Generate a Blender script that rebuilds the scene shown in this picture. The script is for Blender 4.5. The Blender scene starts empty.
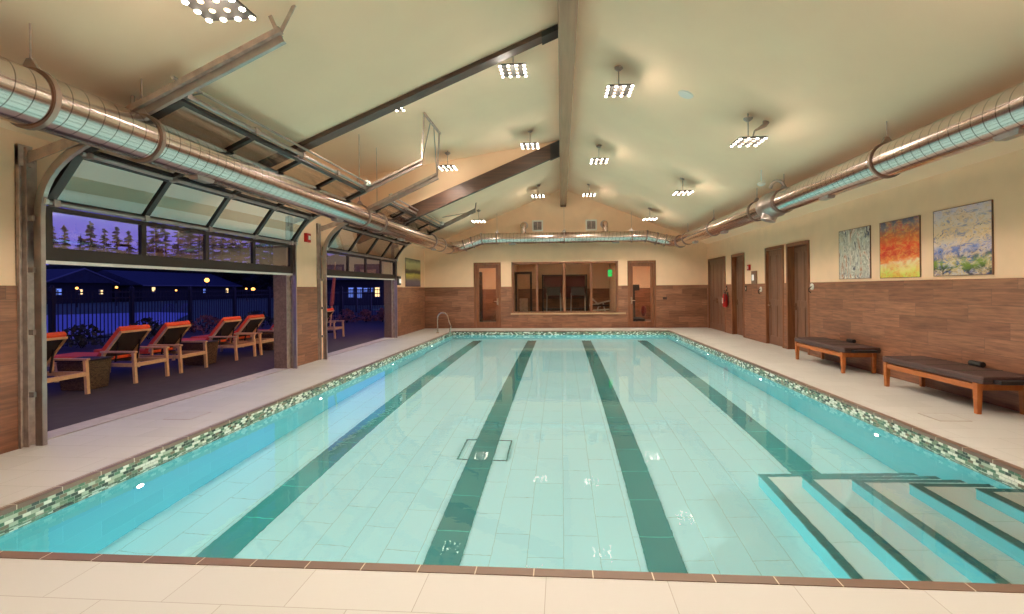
import bpy, math, random
from mathutils import Vector, Matrix
random.seed(7)
S = bpy.context.scene
C = S.collection
PI = math.pi

# ------------------------------------------------------------------ mesh builder
class MB:
    def __init__(s): s.v=[]; s.f=[]; s.uv=[]      # uv: per face list or None
    def face(s, pts, uv=None):
        i=len(s.v); s.v+= [tuple(p) for p in pts]; s.f.append(tuple(range(i,i+len(pts)))); s.uv.append(uv); return s
    def box(s, x0,x1,y0,y1,z0,z1):
        if x0>x1: x0,x1=x1,x0
        if y0>y1: y0,y1=y1,y0
        if z0>z1: z0,z1=z1,z0
        return s.hexa([(x0,y0,z0),(x1,y0,z0),(x1,y1,z0),(x0,y1,z0),(x0,y0,z1),(x1,y0,z1),(x1,y1,z1),(x0,y1,z1)])
    def hexa(s, p):
        i=len(s.v); s.v+=[tuple(q) for q in p]
        for f in ((0,3,2,1),(4,5,6,7),(0,1,5,4),(1,2,6,5),(2,3,7,6),(3,0,4,7)):
            s.f.append(tuple(i+k for k in f)); s.uv.append(None)
        return s
    def bar(s, a, b, w, h, up=(0,0,1)):
        a=Vector(a); b=Vector(b); d=(b-a).normalized(); u=Vector(up)
        if abs(d.dot(u))>.98: u=Vector((1,0,0))
        r=d.cross(u).normalized()*(w/2); t=r.cross(d).normalized()*(h/2)
        return s.hexa([a-r-t,a+r-t,b+r-t,b-r-t,a-r+t,a+r+t,b+r+t,b-r+t])
    def tube(s, pts, r, n=12, caps=True, uvlen=0.):
        pts=[Vector(p) for p in pts]; rad=r if isinstance(r,(list,tuple)) else [r]*len(pts)
        d=[]
        for i in range(len(pts)):
            a=(pts[i]-pts[i-1]).normalized() if i>0 else None
            b=(pts[i+1]-pts[i]).normalized() if i<len(pts)-1 else None
            d.append((a,b))
        ref=Vector((0,0,1)); 
        if abs((d[0][1]).dot(ref))>.9: ref=Vector((1,0,0))
        rings=[]; L=uvlen; Ls=[]
        base=len(s.v)
        for i,(a,b) in enumerate(d):
            t=((a or b)+(b or a)).normalized()
            src=(a or b)
            x=src.cross(ref).normalized() if i==0 else x
            if i>0:
                x=(x-src*x.dot(src)).normalized()
            y=src.cross(x).normalized()
            if i>0: L+=(pts[i]-pts[i-1]).length
            Ls.append(L)
            for k in range(n):
                an=2*PI*k/n
                q=x*math.cos(an)*rad[i]+y*math.sin(an)*rad[i]
                # project onto the mitre plane along src
                den=src.dot(t)
                q=q-src*(q.dot(t)/den)
                s.v.append(tuple(pts[i]+q))
            if b is not None: 
                x=(x-b*x.dot(b)).normalized()
        for i in range(len(pts)-1):
            for k in range(n):
                k2=(k+1)%n
                s.f.append((base+i*n+k,base+(i+1)*n+k,base+(i+1)*n+k2,base+i*n+k2))
                s.uv.append([(Ls[i],k/n),(Ls[i+1],k/n),(Ls[i+1],(k+1)/n),(Ls[i],(k+1)/n)])
        if caps:
            s.f.append(tuple(base+k for k in range(n))); s.uv.append(None)
            s.f.append(tuple(base+(len(pts)-1)*n+k for k in reversed(range(n)))); s.uv.append(None)
        return s
    def lathe(s, prof, c=(0,0,0), n=16, ax='z'):
        base=len(s.v); c=Vector(c)
        for r,h in prof:
            for k in range(n):
                a=2*PI*k/n; p=(r*math.cos(a),r*math.sin(a),h)
                if ax=='x': p=(h,p[0],p[1])
                if ax=='y': p=(p[0],h,p[1])
                s.v.append(tuple(c+Vector(p)))
        for i in range(len(prof)-1):
            for k in range(n):
                k2=(k+1)%n
                s.f.append((base+i*n+k,base+i*n+k2,base+(i+1)*n+k2,base+(i+1)*n+k)); s.uv.append(None)
        s.f.append(tuple(base+k for k in reversed(range(n)))); s.uv.append(None)
        s.f.append(tuple(base+(len(prof)-1)*n+k for k in range(n))); s.uv.append(None)
        return s
    def prism(s, poly, ax, a, b):       # poly in the two other axes, extruded along ax from a to b
        def P(p,t): return (t,p[0],p[1]) if ax=='x' else ((p[0],t,p[1]) if ax=='y' else (p[0],p[1],t))
        n=len(poly); i=len(s.v)
        s.v+=[P(p,a) for p in poly]+[P(p,b) for p in poly]
        s.f.append(tuple(i+k for k in range(n))); s.uv.append(None)
        s.f.append(tuple(i+n+k for k in reversed(range(n)))); s.uv.append(None)
        for k in range(n):
            k2=(k+1)%n; s.f.append((i+k2,i+k,i+n+k,i+n+k2)); s.uv.append(None)
        return s
    def ball(s, c, r, n=8, m=6, sq=(1,1,1)):
        prof=[(max(.001,math.sin(PI*j/m))*r, -math.cos(PI*j/m)*r) for j in range(m+1)]
        base=len(s.v); s.lathe(prof,(0,0,0),n)
        for i in range(base,len(s.v)):
            p=s.v[i]; s.v[i]=(c[0]+p[0]*sq[0],c[1]+p[1]*sq[1],c[2]+p[2]*sq[2])
        return s
    def build(s, name, mat=None, parent=None, smooth=False, bevel=0, loc=None):
        me=bpy.data.meshes.new(name)
        off=Vector((0,0,0))
        if parent is not None: off=world_loc(parent)
        if loc is not None: off=off+Vector(loc)
        me.from_pydata([tuple(Vector(p)-off) for p in s.v],[],s.f)
        uvl=me.uv_layers.new(name='UVMap')
        for pi,poly in enumerate(me.polygons):
            u=s.uv[pi]
            if u is None:
                n=poly.normal; a=max(range(3),key=lambda k:abs(n[k]))
                for li in poly.loop_indices:
                    p=Vector(s.v[me.loops[li].vertex_index])
                    uvl.data[li].uv=((p.y,p.z),(p.x,p.z),(p.x,p.y))[a]
            else:
                for li,q in zip(poly.loop_indices,u): uvl.data[li].uv=q
            poly.use_smooth=smooth
        if mat: me.materials.append(mat)
        me.validate(); me.update()
        import bmesh
        bm=bmesh.new(); bm.from_mesh(me); bmesh.ops.remove_doubles(bm,verts=bm.verts,dist=1e-6)
        bmesh.ops.recalc_face_normals(bm,faces=bm.faces); bm.to_mesh(me); bm.free()
        if smooth: me.set_sharp_from_angle(angle=math.radians(42))
        o=bpy.data.objects.new(name,me); C.objects.link(o)
        if loc is not None: o.location=loc
        if parent is not None: o.parent=parent
        if bevel:
            b=o.modifiers.new('bevel','BEVEL'); b.width=bevel; b.segments=2; b.limit_method='ANGLE'
        return o

LOC={}
def world_loc(o):
    p=Vector(o.location)
    while o.parent: o=o.parent; p=p+Vector(o.location)
    return p
def tag(o,label=None,cat=None,group=None,kind=None):
    if label: o['label']=label
    if cat: o['category']=cat
    if group: o['group']=group
    if kind: o['kind']=kind
    return o
def thing(name,label,cat,loc=(0,0,0),group=None,kind=None,rz=0):
    o=bpy.data.objects.new(name,None); C.objects.link(o); o.location=loc; o.empty_display_size=.1
    o.rotation_euler=(0,0,rz)
    return tag(o,label,cat,group,kind)
def copy_tree(o,parent=None):
    c=o.copy(); C.objects.link(c)
    if parent: c.parent=parent
    for ch in list(o.children): copy_tree(ch,c)
    return c

# ------------------------------------------------------------------ materials
def lin(c): return tuple((x/255/12.92 if x/255<=.04045 else ((x/255+.055)/1.055)**2.4) for x in c)+(1,)
def newmat(name):
    m=bpy.data.materials.new(name); m.use_nodes=True; nt=m.node_tree
    return m,nt,nt.nodes,nt.links,nt.nodes['Principled BSDF']
def mat(name,col,rough=.5,metal=0,noise=0,nscale=20,bump=0,emit=None,estr=0,spec=None):
    m,nt,N,L,b=newmat(name)
    b.inputs['Base Color'].default_value=lin(col); b.inputs['Roughness'].default_value=rough; b.inputs['Metallic'].default_value=metal
    if spec is not None: b.inputs['Specular IOR Level'].default_value=spec
    if noise or bump:
        tc=N.new('ShaderNodeTexCoord'); n=N.new('ShaderNodeTexNoise'); n.inputs['Scale'].default_value=nscale; n.inputs['Detail'].default_value=4
        L.new(tc.outputs['Object'],n.inputs['Vector'])
        if noise:
            r=N.new('ShaderNodeValToRGB'); r.color_ramp.elements[0].position=.3; r.color_ramp.elements[1].position=.7
            r.color_ramp.elements[0].color=lin([max(0,x*(1-noise)) for x in col]); r.color_ramp.elements[1].color=lin([min(255,x*(1+noise)) for x in col])
            L.new(n.outputs['Fac'],r.inputs['Fac']); L.new(r.outputs['Color'],b.inputs['Base Color'])
        if bump:
            bp=N.new('ShaderNodeBump'); bp.inputs['Strength'].default_value=bump; bp.inputs['Distance'].default_value=.01
            L.new(n.outputs['Fac'],bp.inputs['Height']); L.new(bp.outputs['Normal'],b.inputs['Normal'])
    if emit:
        b.inputs['Emission Color'].default_value=lin(emit); b.inputs['Emission Strength'].default_value=estr
    return m
def math_(N,L,op,a,b=None,c=None):
    n=N.new('ShaderNodeMath'); n.operation=op
    for i,x in enumerate((a,b,c)):
        if x is None: continue
        if isinstance(x,(int,float)): n.inputs[i].default_value=x
        else: L.new(x,n.inputs[i])
    return n.outputs[0]
def brickmat(name,cols,w,h,mortar,mcol,rough=.4,offset=.5,swap=False,grain=0,bump=.3,metal=0,gloss_var=0):
    """tiles / planks in metres on the UV map; cols = ramp colours picked per tile"""
    m,nt,N,L,b=newmat(name)
    uv=N.new('ShaderNodeUVMap'); sep=N.new('ShaderNodeSeparateXYZ'); L.new(uv.outputs[0],sep.inputs[0])
    U,V=(sep.outputs[1],sep.outputs[0]) if swap else (sep.outputs[0],sep.outputs[1])
    row=math_(N,L,'FLOOR',math_(N,L,'DIVIDE',V,h))
    sh=math_(N,L,'MULTIPLY',row,offset)
    u2=math_(N,L,'ADD',math_(N,L,'DIVIDE',U,w),sh)
    col=math_(N,L,'FLOOR',u2)
    fu=math_(N,L,'FRACT',u2); fv=math_(N,L,'FRACT',math_(N,L,'DIVIDE',V,h))
    # distance to the edges in metres
    eu=math_(N,L,'MULTIPLY',math_(N,L,'MINIMUM',fu,math_(N,L,'SUBTRACT',1,fu)),w)
    ev=math_(N,L,'MULTIPLY',math_(N,L,'MINIMUM',fv,math_(N,L,'SUBTRACT',1,fv)),h)
    e=math_(N,L,'MINIMUM',eu,ev)
    joint=math_(N,L,'LESS_THAN',e,mortar/2)
    cmb=N.new('ShaderNodeCombineXYZ'); L.new(col,cmb.inputs[0]); L.new(row,cmb.inputs[1])
    wn=N.new('ShaderNodeTexWhiteNoise'); wn.noise_dimensions='3D'; L.new(cmb.outputs[0],wn.inputs['Vector'])
    ramp=N.new('ShaderNodeValToRGB'); cr=ramp.color_ramp
    cr.interpolation='CONSTANT' if len(cols)>3 else 'LINEAR'
    while len(cr.elements)<len(cols): cr.elements.new(.5)
    for i,c in enumerate(cols):
        cr.elements[i].position=i/len(cols) if cr.interpolation=='CONSTANT' else i/max(1,len(cols)-1); cr.elements[i].color=lin(c)
    L.new(wn.outputs['Value'],ramp.inputs['Fac'])
    out=ramp.outputs['Color']
    if grain:
        gc=N.new('ShaderNodeCombineXYZ'); 
        L.new(math_(N,L,'MULTIPLY',math_(N,L,'ADD',U,math_(N,L,'MULTIPLY',wn.outputs['Value'],37)),2.2),gc.inputs[0]); L.new(math_(N,L,'MULTIPLY',V,26),gc.inputs[1]); L.new(row,gc.inputs[2])
        g=N.new('ShaderNodeTexNoise'); g.inputs['Scale'].default_value=1; g.inputs['Detail'].default_value=5; g.inputs['Roughness'].default_value=.65; L.new(gc.outputs[0],g.inputs['Vector'])
        mr=N.new('ShaderNodeMapRange'); mr.inputs['From Min'].default_value=.3; mr.inputs['From Max'].default_value=.7; mr.inputs['To Min'].default_value=1-grain; mr.inputs['To Max'].default_value=1+grain
        L.new(g.outputs['Fac'],mr.inputs['Value'])
        mx=N.new('ShaderNodeMix'); mx.data_type='RGBA'; mx.blend_type='MULTIPLY'; mx.inputs['Factor'].default_value=1
        gg=N.new('ShaderNodeCombineColor'); 
        for k in range(3): L.new(mr.outputs[0],gg.inputs[k])
        L.new(out,mx.inputs['A']); L.new(gg.outputs[0],mx.inputs['B']); out=mx.outputs['Result']
    mj=N.new('ShaderNodeMix'); mj.data_type='RGBA'; L.new(joint,mj.inputs['Factor']); L.new(out,mj.inputs['A']); mj.inputs['B'].default_value=lin(mcol)
    L.new(mj.outputs['Result'],b.inputs['Base Color'])
    b.inputs['Roughness'].default_value=rough; b.inputs['Metallic'].default_value=metal
    if bump:
        bp=N.new('ShaderNodeBump'); bp.inputs['Strength'].default_value=bump; bp.inputs['Distance'].default_value=.003; bp.invert=True
        L.new(joint,bp.inputs['Height']); L.new(bp.outputs['Normal'],b.inputs['Normal'])
    return m
def woodmat(name,c1,c2,rough=.45,scale=(1.5,30,30),ax=0):
    m,nt,N,L,b=newmat(name)
    tc=N.new('ShaderNodeTexCoord'); mp=N.new('ShaderNodeMapping'); mp.inputs['Scale'].default_value=scale; L.new(tc.outputs['Object'],mp.inputs['Vector'])
    n=N.new('ShaderNodeTexNoise'); n.inputs['Scale'].default_value=1; n.inputs['Detail'].default_value=5; L.new(mp.outputs[0],n.inputs['Vector'])
    r=N.new('ShaderNodeValToRGB'); r.color_ramp.elements[0].position=.3; r.color_ramp.elements[1].position=.72
    r.color_ramp.elements[0].color=lin(c1); r.color_ramp.elements[1].color=lin(c2)
    L.new(n.outputs['Fac'],r.inputs['Fac']); L.new(r.outputs['Color'],b.inputs['Base Color']); b.inputs['Roughness'].default_value=rough
    return m
def rampmat(name,stops,scale=(1,1,1),nscale=3,detail=6,rough=.5,dist=1.,grad=None,gw=0):
    """abstract painting: ramp over distorted noise (+ vertical gradient)"""
    m,nt,N,L,b=newmat(name)
    tc=N.new('ShaderNodeTexCoord'); mp=N.new('ShaderNodeMapping'); mp.inputs['Scale'].default_value=scale; L.new(tc.outputs['Generated'],mp.inputs['Vector'])
    n=N.new('ShaderNodeTexNoise'); n.inputs['Scale'].default_value=nscale; n.inputs['Detail'].default_value=detail; n.inputs['Roughness'].default_value=.7; n.inputs['Distortion'].default_value=dist
    L.new(mp.outputs[0],n.inputs['Vector'])
    v=n.outputs['Fac']
    if gw:
        sp=N.new('ShaderNodeSeparateXYZ'); L.new(tc.outputs['Generated'],sp.inputs[0])
        v=math_(N,L,'ADD',math_(N,L,'MULTIPLY',math_(N,L,'SUBTRACT',v,.5),1-gw),math_(N,L,'MULTIPLY',sp.outputs[2],1))
        v=math_(N,L,'ADD',v,0)
    r=N.new('ShaderNodeValToRGB'); cr=r.color_ramp
    while len(cr.elements)<len(stops): cr.elements.new(.5)
    for i,(p,c) in enumerate(stops): cr.elements[i].position=p; cr.elements[i].color=lin(c)
    L.new(v,r.inputs['Fac']); L.new(r.outputs['Color'],b.inputs['Base Color']); b.inputs['Roughness'].default_value=rough
    return m
def glassmat(name,ior=1.5,tint=(255,255,255),boost=1.,base=0.):
    m=bpy.data.materials.new(name); m.use_nodes=True; N=m.node_tree.nodes; L=m.node_tree.links
    N.remove(N['Principled BSDF']); out=N['Material Output']
    t=N.new('ShaderNodeBsdfTransparent'); t.inputs[0].default_value=lin(tint)
    g=N.new('ShaderNodeBsdfGlossy'); g.inputs['Roughness'].default_value=.02
    f=N.new('ShaderNodeFresnel'); f.inputs[0].default_value=ior
    mx=N.new('ShaderNodeMixShader')
    fac=math_(N,L,'MINIMUM',math_(N,L,'MULTIPLY_ADD',f.outputs[0],boost,base),1.)
    geo=N.new('ShaderNodeNewGeometry'); fac=math_(N,L,'MULTIPLY',fac,math_(N,L,'SUBTRACT',1,geo.outputs['Backfacing']))
    L.new(fac,mx.inputs[0]); L.new(t.outputs[0],mx.inputs[1]); L.new(g.outputs[0],mx.inputs[2]); L.new(mx.outputs[0],out.inputs[0])
    return m
def emis(name,col,s):
    m=bpy.data.materials.new(name); m.use_nodes=True; N=m.node_tree.nodes; L=m.node_tree.links
    N.remove(N['Principled BSDF']); e=N.new('ShaderNodeEmission'); e.inputs[0].default_value=lin(col); e.inputs[1].default_value=s
    L.new(e.outputs[0],N['Material Output'].inputs[0]); return m

M={}
M['wall']=mat('cream_paint',(246,206,168),.85,noise=.015,nscale=3)
M['ceil']=mat('ceiling_paint',(254,217,182),.9,noise=.015,nscale=1.2)
M['deck']=brickmat('deck_tile',[(182,177,170),(189,184,177),(185,180,173)],.6096,.3048,.004,(154,146,134),rough=.5,bump=.2)
M['coping']=brickmat('coping_tile',[(104,80,66),(114,88,72)],.3048,4,.006,(206,192,170),rough=.45,offset=0,bump=.2)
M['copingY']=brickmat('coping_tile_side',[(104,80,66),(114,88,72)],.3048,4,.006,(206,192,170),rough=.45,offset=0,bump=.2,swap=True)
M['mosaic']=brickmat('glass_mosaic',[(66,96,78),(222,224,206),(112,128,104),(48,60,52),(176,184,160),(80,112,88),(232,232,218),(122,108,88),(60,70,60)],.055,.026,.003,(160,164,148),rough=.15,bump=.3)
M['pfloor']=brickmat('pool_floor_tile',[(206,252,248),(211,253,250),(208,252,249)],.6096,.3048,.006,(176,212,198),rough=.5,swap=True,bump=.2)
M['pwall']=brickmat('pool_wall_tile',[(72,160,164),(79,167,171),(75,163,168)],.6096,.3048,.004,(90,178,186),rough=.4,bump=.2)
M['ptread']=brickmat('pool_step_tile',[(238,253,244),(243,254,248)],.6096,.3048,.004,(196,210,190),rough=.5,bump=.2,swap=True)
M['stripe']=brickmat('lane_stripe_tile',[(8,76,70),(12,84,78)],.6096,6,.01,(60,150,130),rough=.4,offset=0,swap=True,bump=.2)
M['nosing']=brickmat('step_nosing_tile',[(14,72,72),(24,92,88),(18,80,78)],.075,.075,.003,(40,110,104),rough=.3,bump=.2)
M['wains']=brickmat('wood_look_wall_tile',[(118,75,53),(134,88,64),(150,101,75)],.92,.203,.004,(92,64,50),rough=.42,offset=.37,grain=.45,bump=.25)
M['doorwood']=woodmat('dark_door_wood',(96,64,48),(130,90,68),.4,(25,25,1.5))
M['frame']=woodmat('stained_frame_wood',(104,60,36),(140,86,54),.4,(20,20,2))
M['sillwood']=woodmat('pale_sill',(176,140,104),(196,160,124),.4,(2,20,20))
M['beam']=woodmat('brown_beam_wood',(138,100,72),(160,120,90),.6,(20,1.2,20))
M['rafter']=woodmat('dark_rafter_wood',(58,38,29),(86,58,44),.5,(1.2,20,20))
M['teak']=woodmat('orange_teak',(158,86,38),(190,112,56),.45,(12,1.5,12))
M['sling']=mat('dark_brown_sling',(70,44,38),.75,noise=.15,nscale=160,bump=.3)
M['steel']=mat('galvanised_steel',(178,166,160),.35,.85,noise=.06,nscale=8)
M['steeld']=mat('dull_track_steel',(184,164,152),.5,.4,noise=.1,nscale=12)
M['ringsteel']=mat('hanger_ring_steel',(150,126,114),.4,.7)
M['alu']=mat('bronze_aluminium',(40,29,23),.45,.4)
M['chrome']=mat('chrome',(225,222,215),.12,1)
M['black']=mat('black_plastic',(22,21,22),.5)
M['white']=mat('white_enamel',(232,228,218),.4)
M['red']=mat('red_enamel',(168,22,18),.35)
M['glass']=glassmat('door_glass',1.5,(250,247,244),1.7,.22)
M['gymglass']=glassmat('window_glass',1.5,(240,236,230),1.2)
M['stucco']=mat('brown_jamb_stucco',(122,98,84),.85,noise=.12,nscale=30,bump=.4)
M['patio']=mat('patio_concrete',(64,60,58),.8,noise=.08,nscale=6,bump=.2)
M['sillmetal']=mat('threshold_concrete',(176,166,158),.6,noise=.05,nscale=10)
M['orange']=mat('orange_canvas',(250,100,54),.8,noise=.05,nscale=30)
M['mesh']=mat('dark_mesh_sling',(52,44,38),.8,noise=.2,nscale=120)
M['tan']=mat('tan_frame',(222,184,134),.5,noise=.05,nscale=20)
M['wicker']=brickmat('wicker_weave',[(92,74,52),(122,100,70),(74,58,42)],.03,.014,.003,(40,30,22),rough=.8,bump=.6)
M['iron']=mat('black_iron',(14,14,18),.5,.2)
M['bark']=mat('dark_bark',(40,30,26),.9,noise=.2)
M['needle']=mat('dark_conifer_needles',(30,38,30),.9,noise=.3,nscale=3)
M['leaf']=mat('shrub_leaves',(60,66,44),.8,noise=.35,nscale=14)
M['flower']=mat('pink_bronze_shrub',(128,88,74),.8,noise=.4,nscale=14)
M['grass']=mat('night_lawn',(62,92,66),.9,noise=.2,nscale=2)
M['roof']=mat('slate_roof',(48,54,70),.7,noise=.1,nscale=2)
M['siding']=mat('grey_house_siding',(34,34,40),.8,noise=.05,nscale=2)
M['housetrim']=mat('pale_house_trim',(110,114,130),.6)
M['gymfloor']=mat('gym_carpet',(112,92,78),.95,noise=.15,nscale=40)
M['winlit']=emis('lit_window',(255,214,150),1.6)
M['winblue']=emis('cool_lit_window',(120,150,255),.9)
M['lampglow']=emis('street_lamp_glow',(255,170,84),4)
M['exit']=emis('exit_sign_green',(60,220,110),1.2)
M['bulb']=emis('led_lens',(255,240,220),14)
M['bulbdim']=emis('led_lens_centre',(255,226,190),3)
M['poollens']=emis('pool_light_lens',(255,252,240),30)
M['strobe']=mat('strobe_lens',(240,238,230),.2,emit=(255,250,240),estr=.5)

# spiral duct metal
def ductmat():
    m,nt,N,L,b=newmat('spiral_duct_metal')
    uv=N.new('ShaderNodeUVMap'); sp=N.new('ShaderNodeSeparateXYZ'); L.new(uv.outputs[0],sp.inputs[0])
    t=math_(N,L,'ADD',math_(N,L,'DIVIDE',sp.outputs[0],.13),sp.outputs[1])
    f=math_(N,L,'FRACT',t); d=math_(N,L,'MINIMUM',f,math_(N,L,'SUBTRACT',1,f))
    seam=math_(N,L,'LESS_THAN',d,.035)
    n=N.new('ShaderNodeTexNoise'); n.inputs['Scale'].default_value=3; tc=N.new('ShaderNodeTexCoord'); L.new(tc.outputs['Object'],n.inputs['Vector'])
    wn=N.new('ShaderNodeTexWhiteNoise'); wn.noise_dimensions='1D'; L.new(math_(N,L,'FLOOR',t),wn.inputs['W'])
    mx=N.new('ShaderNodeMix'); mx.data_type='RGBA'; mx.inputs['A'].default_value=lin((214,197,190)); mx.inputs['B'].default_value=lin((140,124,116)); L.new(seam,mx.inputs['Factor'])
    L.new(mx.outputs['Result'],b.inputs['Base Color'])
    b.inputs['Metallic'].default_value=1
    mr=N.new('ShaderNodeMapRange'); mr.inputs['To Min'].default_value=.16; mr.inputs['To Max'].default_value=.20; L.new(n.outputs['Fac'],mr.inputs['Value']); L.new(mr.outputs[0],b.inputs['Roughness'])
    bp=N.new('ShaderNodeBump'); bp.inputs['Strength'].default_value=.5; bp.inputs['Distance'].default_value=.006
    return m
M['duct']=ductmat()
def watermat():
    m=bpy.data.materials.new('pool_water'); m.use_nodes=True; N=m.node_tree.nodes; L=m.node_tree.links
    N.remove(N['Principled BSDF']); g=N.new('ShaderNodeBsdfGlass'); g.inputs['IOR'].default_value=1.333; g.inputs['Roughness'].default_value=0; g.inputs[0].default_value=(1,1,1,1)
    tc=N.new('ShaderNodeTexCoord'); n=N.new('ShaderNodeTexNoise'); n.inputs['Scale'].default_value=9; n.inputs['Detail'].default_value=2
    L.new(tc.outputs['Object'],n.inputs['Vector']); bp=N.new('ShaderNodeBump'); bp.inputs['Strength'].default_value=.035; bp.inputs['Distance'].default_value=.02
    L.new(n.outputs['Fac'],bp.inputs['Height']); L.new(bp.outputs['Normal'],g.inputs['Normal']); L.new(g.outputs[0],N['Material Output'].inputs[0])
    return m
M['water']=watermat()

# ------------------------------------------------------------------ dimensions (metres); camera stands at x=0, y=0
XL,XR,YB,YK=-5.17,5.30,17.68,-3.2
XC,ZR,SL,SD=.08,5.17,.41,.15
ZW=1.55
PX0,PX1,PY0,PY1=-3.80,3.61,2.50,16.45      # pool inner walls
CW=.065
WL,PF=-.13,-1.44
YA,YBm=6.60,11.75                          # rafters at either end of the shed dormer
def roof(x,s=SL): return ZR-s*abs(x-XC)

# ------------------------------------------------------------------ room shell
fl=MB()
T=.12
DR=[(15.76,17.52),(14.17,15.19),(11.72,12.74),(10.55,11.57)]
for (y0,y1) in DR: fl.box(XR,XR+.22,y0,y1,-T,0)
for (x0,x1,y0,y1) in ((XL,PX0-CW,YK,YB),(PX1+CW,XR,YK,YB),(PX0-CW,PX1+CW,YK,PY0-CW),(PX0-CW,PX1+CW,PY1+CW,YB)):
    fl.box(x0,x1,y0,y1,-T,0)
fl.uv=[[(fl.v[k][0]+.395,fl.v[k][1]) for k in f] for f in fl.f]
tag(fl.build('floor',M['deck']),kind='structure')

# left wall with the two openings
D1,D2=(4.28,8.66),(9.85,14.2)      # door widths
O1,O2=(4.36,8.63),(9.98,14.25)     # openings in the wall
HD=2.42
w=MB(); XO=XL-.24
def lw(y0,y1,z0,z1): w.box(XO,XL,y0,y1,z0,z1)
zt=roof(XL)-.0
lw(YK,O1[0],0,zt); lw(O1[1],O2[0],0,zt); lw(O2[1],YB,0,zt)
lw(O1[0],O1[1],HD,zt); lw(O2[0],O2[1],HD,zt)
lw(YA+.1,YBm,zt,roof(XL,SD))
wl=tag(w.build('wall_left',M['wall']),kind='structure')
g=MB()
for y0,y1 in ((YK,4.15),(8.80,9.71),(14.35,YB)): g.box(XL,XL+.02,y0,y1,0,ZW)
g.build('wainscot',M['wains'],wl)
g=MB()
for a,b in (O1,O2):
    g.box(XO-.02,XL-.005,b-.012,b+.0,0,HD); g.box(XO-.02,XL-.005,a,a+.012,0,HD); g.box(XO-.02,XL-.005,a,b,HD-.012,HD)
g.build('jamb_lining',M['stucco'],wl)
g=MB(); g.box(XO-.02,XL+.01,O1[0],O1[1],-.02,.012); g.box(XO-.02,XL+.01,O2[0],O2[1],-.02,.012)
g.build('threshold',M['sillmetal'],wl)

# right wall with four door recesses
DR=[(15.76,17.52),(14.17,15.19),(11.72,12.74),(10.55,11.57)]
ZD=2.46
w=MB(); XO2=XR+.22
ys=YK
for y0,y1 in sorted(DR):
    w.box(XR,XO2,ys,y0,0,roof(XR)); w.box(XR,XO2,y0,y1,ZD,roof(XR)); ys=y1
w.box(XR,XO2,ys,YB,0,roof(XR))
w.box(XO2,XO2+.05,YK,YB,0,roof(XR))
wr=tag(w.build('wall_right',M['wall']),kind='structure')
g=MB(); ys=YK
for y0,y1 in sorted(DR): g.box(XR-.02,XR,ys,y0,0,ZW); ys=y1
g.box(XR-.02,XR,ys,YB-.02,0,ZW); g.build('wainscot',M['wains'],wr)

# back wall with doors and window
DB=[(-3.28,-2.25),(2.43,3.46)]; WB=(-1.85,2.09,.56,2.46)
w=MB(); Y2=YB+.18
def bw(x0,x1,z0,z1): w.box(x0,x1,YB,Y2,z0,z1)
xs=XL
for x0,x1,z0,z1 in ((DB[0][0],DB[0][1],0,ZD),WB,(DB[1][0],DB[1][1],0,ZD)):
    bw(xs,x0,0,ZD)
    if z0>0: bw(x0,x1,0,z0)
    xs=x1
bw(xs,XR,0,ZD)
w.prism([(XL,ZD),(XR,ZD),(XR,roof(XR)),(XC,ZR),(XL,roof(XL))],'y',YB,Y2)
wb=tag(w.build('wall_back',M['wall']),kind='structure')
g=MB()
for x0,x1,z1 in ((XL+.02,DB[0][0],ZW),(DB[0][1],WB[0],ZW),(WB[0],WB[1],WB[2]-.03),(WB[1],DB[1][0],ZW),(DB[1][1],XR-.02,ZW)): g.box(x0,x1,YB-.02,YB,0,z1)
g.build('wainscot',M['wains'],wb)
w=MB(); w.prism([(XL,0),(XR,0),(XR,roof(XR)),(XC,ZR),(XL,roof(XL))],'y',YK-.1,YK)
tag(w.build('wall_rear',M['wall']),kind='structure')

# ceiling: right plane, left plane in two runs with the flatter shed dormer between
c=MB(); t=.08
def slab(x0,x1,y0,y1,s):
    c.hexa([(x0,y0,roof(x0,s)),(x1,y0,roof(x1,s)),(x1,y1,roof(x1,s)),(x0,y1,roof(x0,s)),(x0,y0,roof(x0,s)+t),(x1,y0,roof(x1,s)+t),(x1,y1,roof(x1,s)+t),(x0,y1,roof(x0,s)+t)])
slab(XC,XR+.25,YK,YB+.2,SL); slab(XL-.25,XC,YK,YA,SL); slab(XL-.25,XC,YBm+.16,YB+.2,SL); slab(XL-.25,XC,YA,YBm+.16,SD)
ce=tag(c.build('ceiling',M['ceil']),kind='structure')
g=MB()
for y0,y1 in ((YA,YA+.06),(YBm+.12,YBm+.16)): g.prism([(XC,ZR),(XL-.2,roof(XL-.2,SD)+.02),(XL-.2,roof(XL-.2)),],'y',y0,y1)
g.build('dormer_side_wall',M['ceil'],ce)

# beams
b=MB(); b.box(-.01,.21,YK,YB,4.52,ZR)
rb=tag(b.build('ridge_beam',M['beam'],bevel=.006),'long brown wooden ridge beam running down the peak of the ceiling','beam')
g=MB(); g.box(0.0,.2,YB-.1,YB-.0,4.49,4.519); g.build('beam_seat',M['rafter'],rb)
def rafter(name,y0,y1,d,label):
    r=MB(); x0,x1=XL,-.012
    r.prism([(x0,roof(x0)-d),(x1,roof(x1)-d),(x1,roof(x1)-.001),(x0,roof(x0)-.001)],'y',y0,y1)
    o=tag(r.build(name,M['rafter'],bevel=.004),label,'beam')
    g=MB(); g.prism([(-.24,roof(-.24)-d-.02),(-.012,roof(-.012)-d-.02),(-.012,roof(-.012)-.02),(-.24,roof(-.24)-.02)],'y',y0-.012,y1+.012)
    g.build('beam_hanger',M['black'],o)
    return o
rafter('rafter_beam',YA-.03,YA+.17,.07,'slim dark sloping rafter nearest the camera, at the near edge of the raised ceiling bay')
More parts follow.
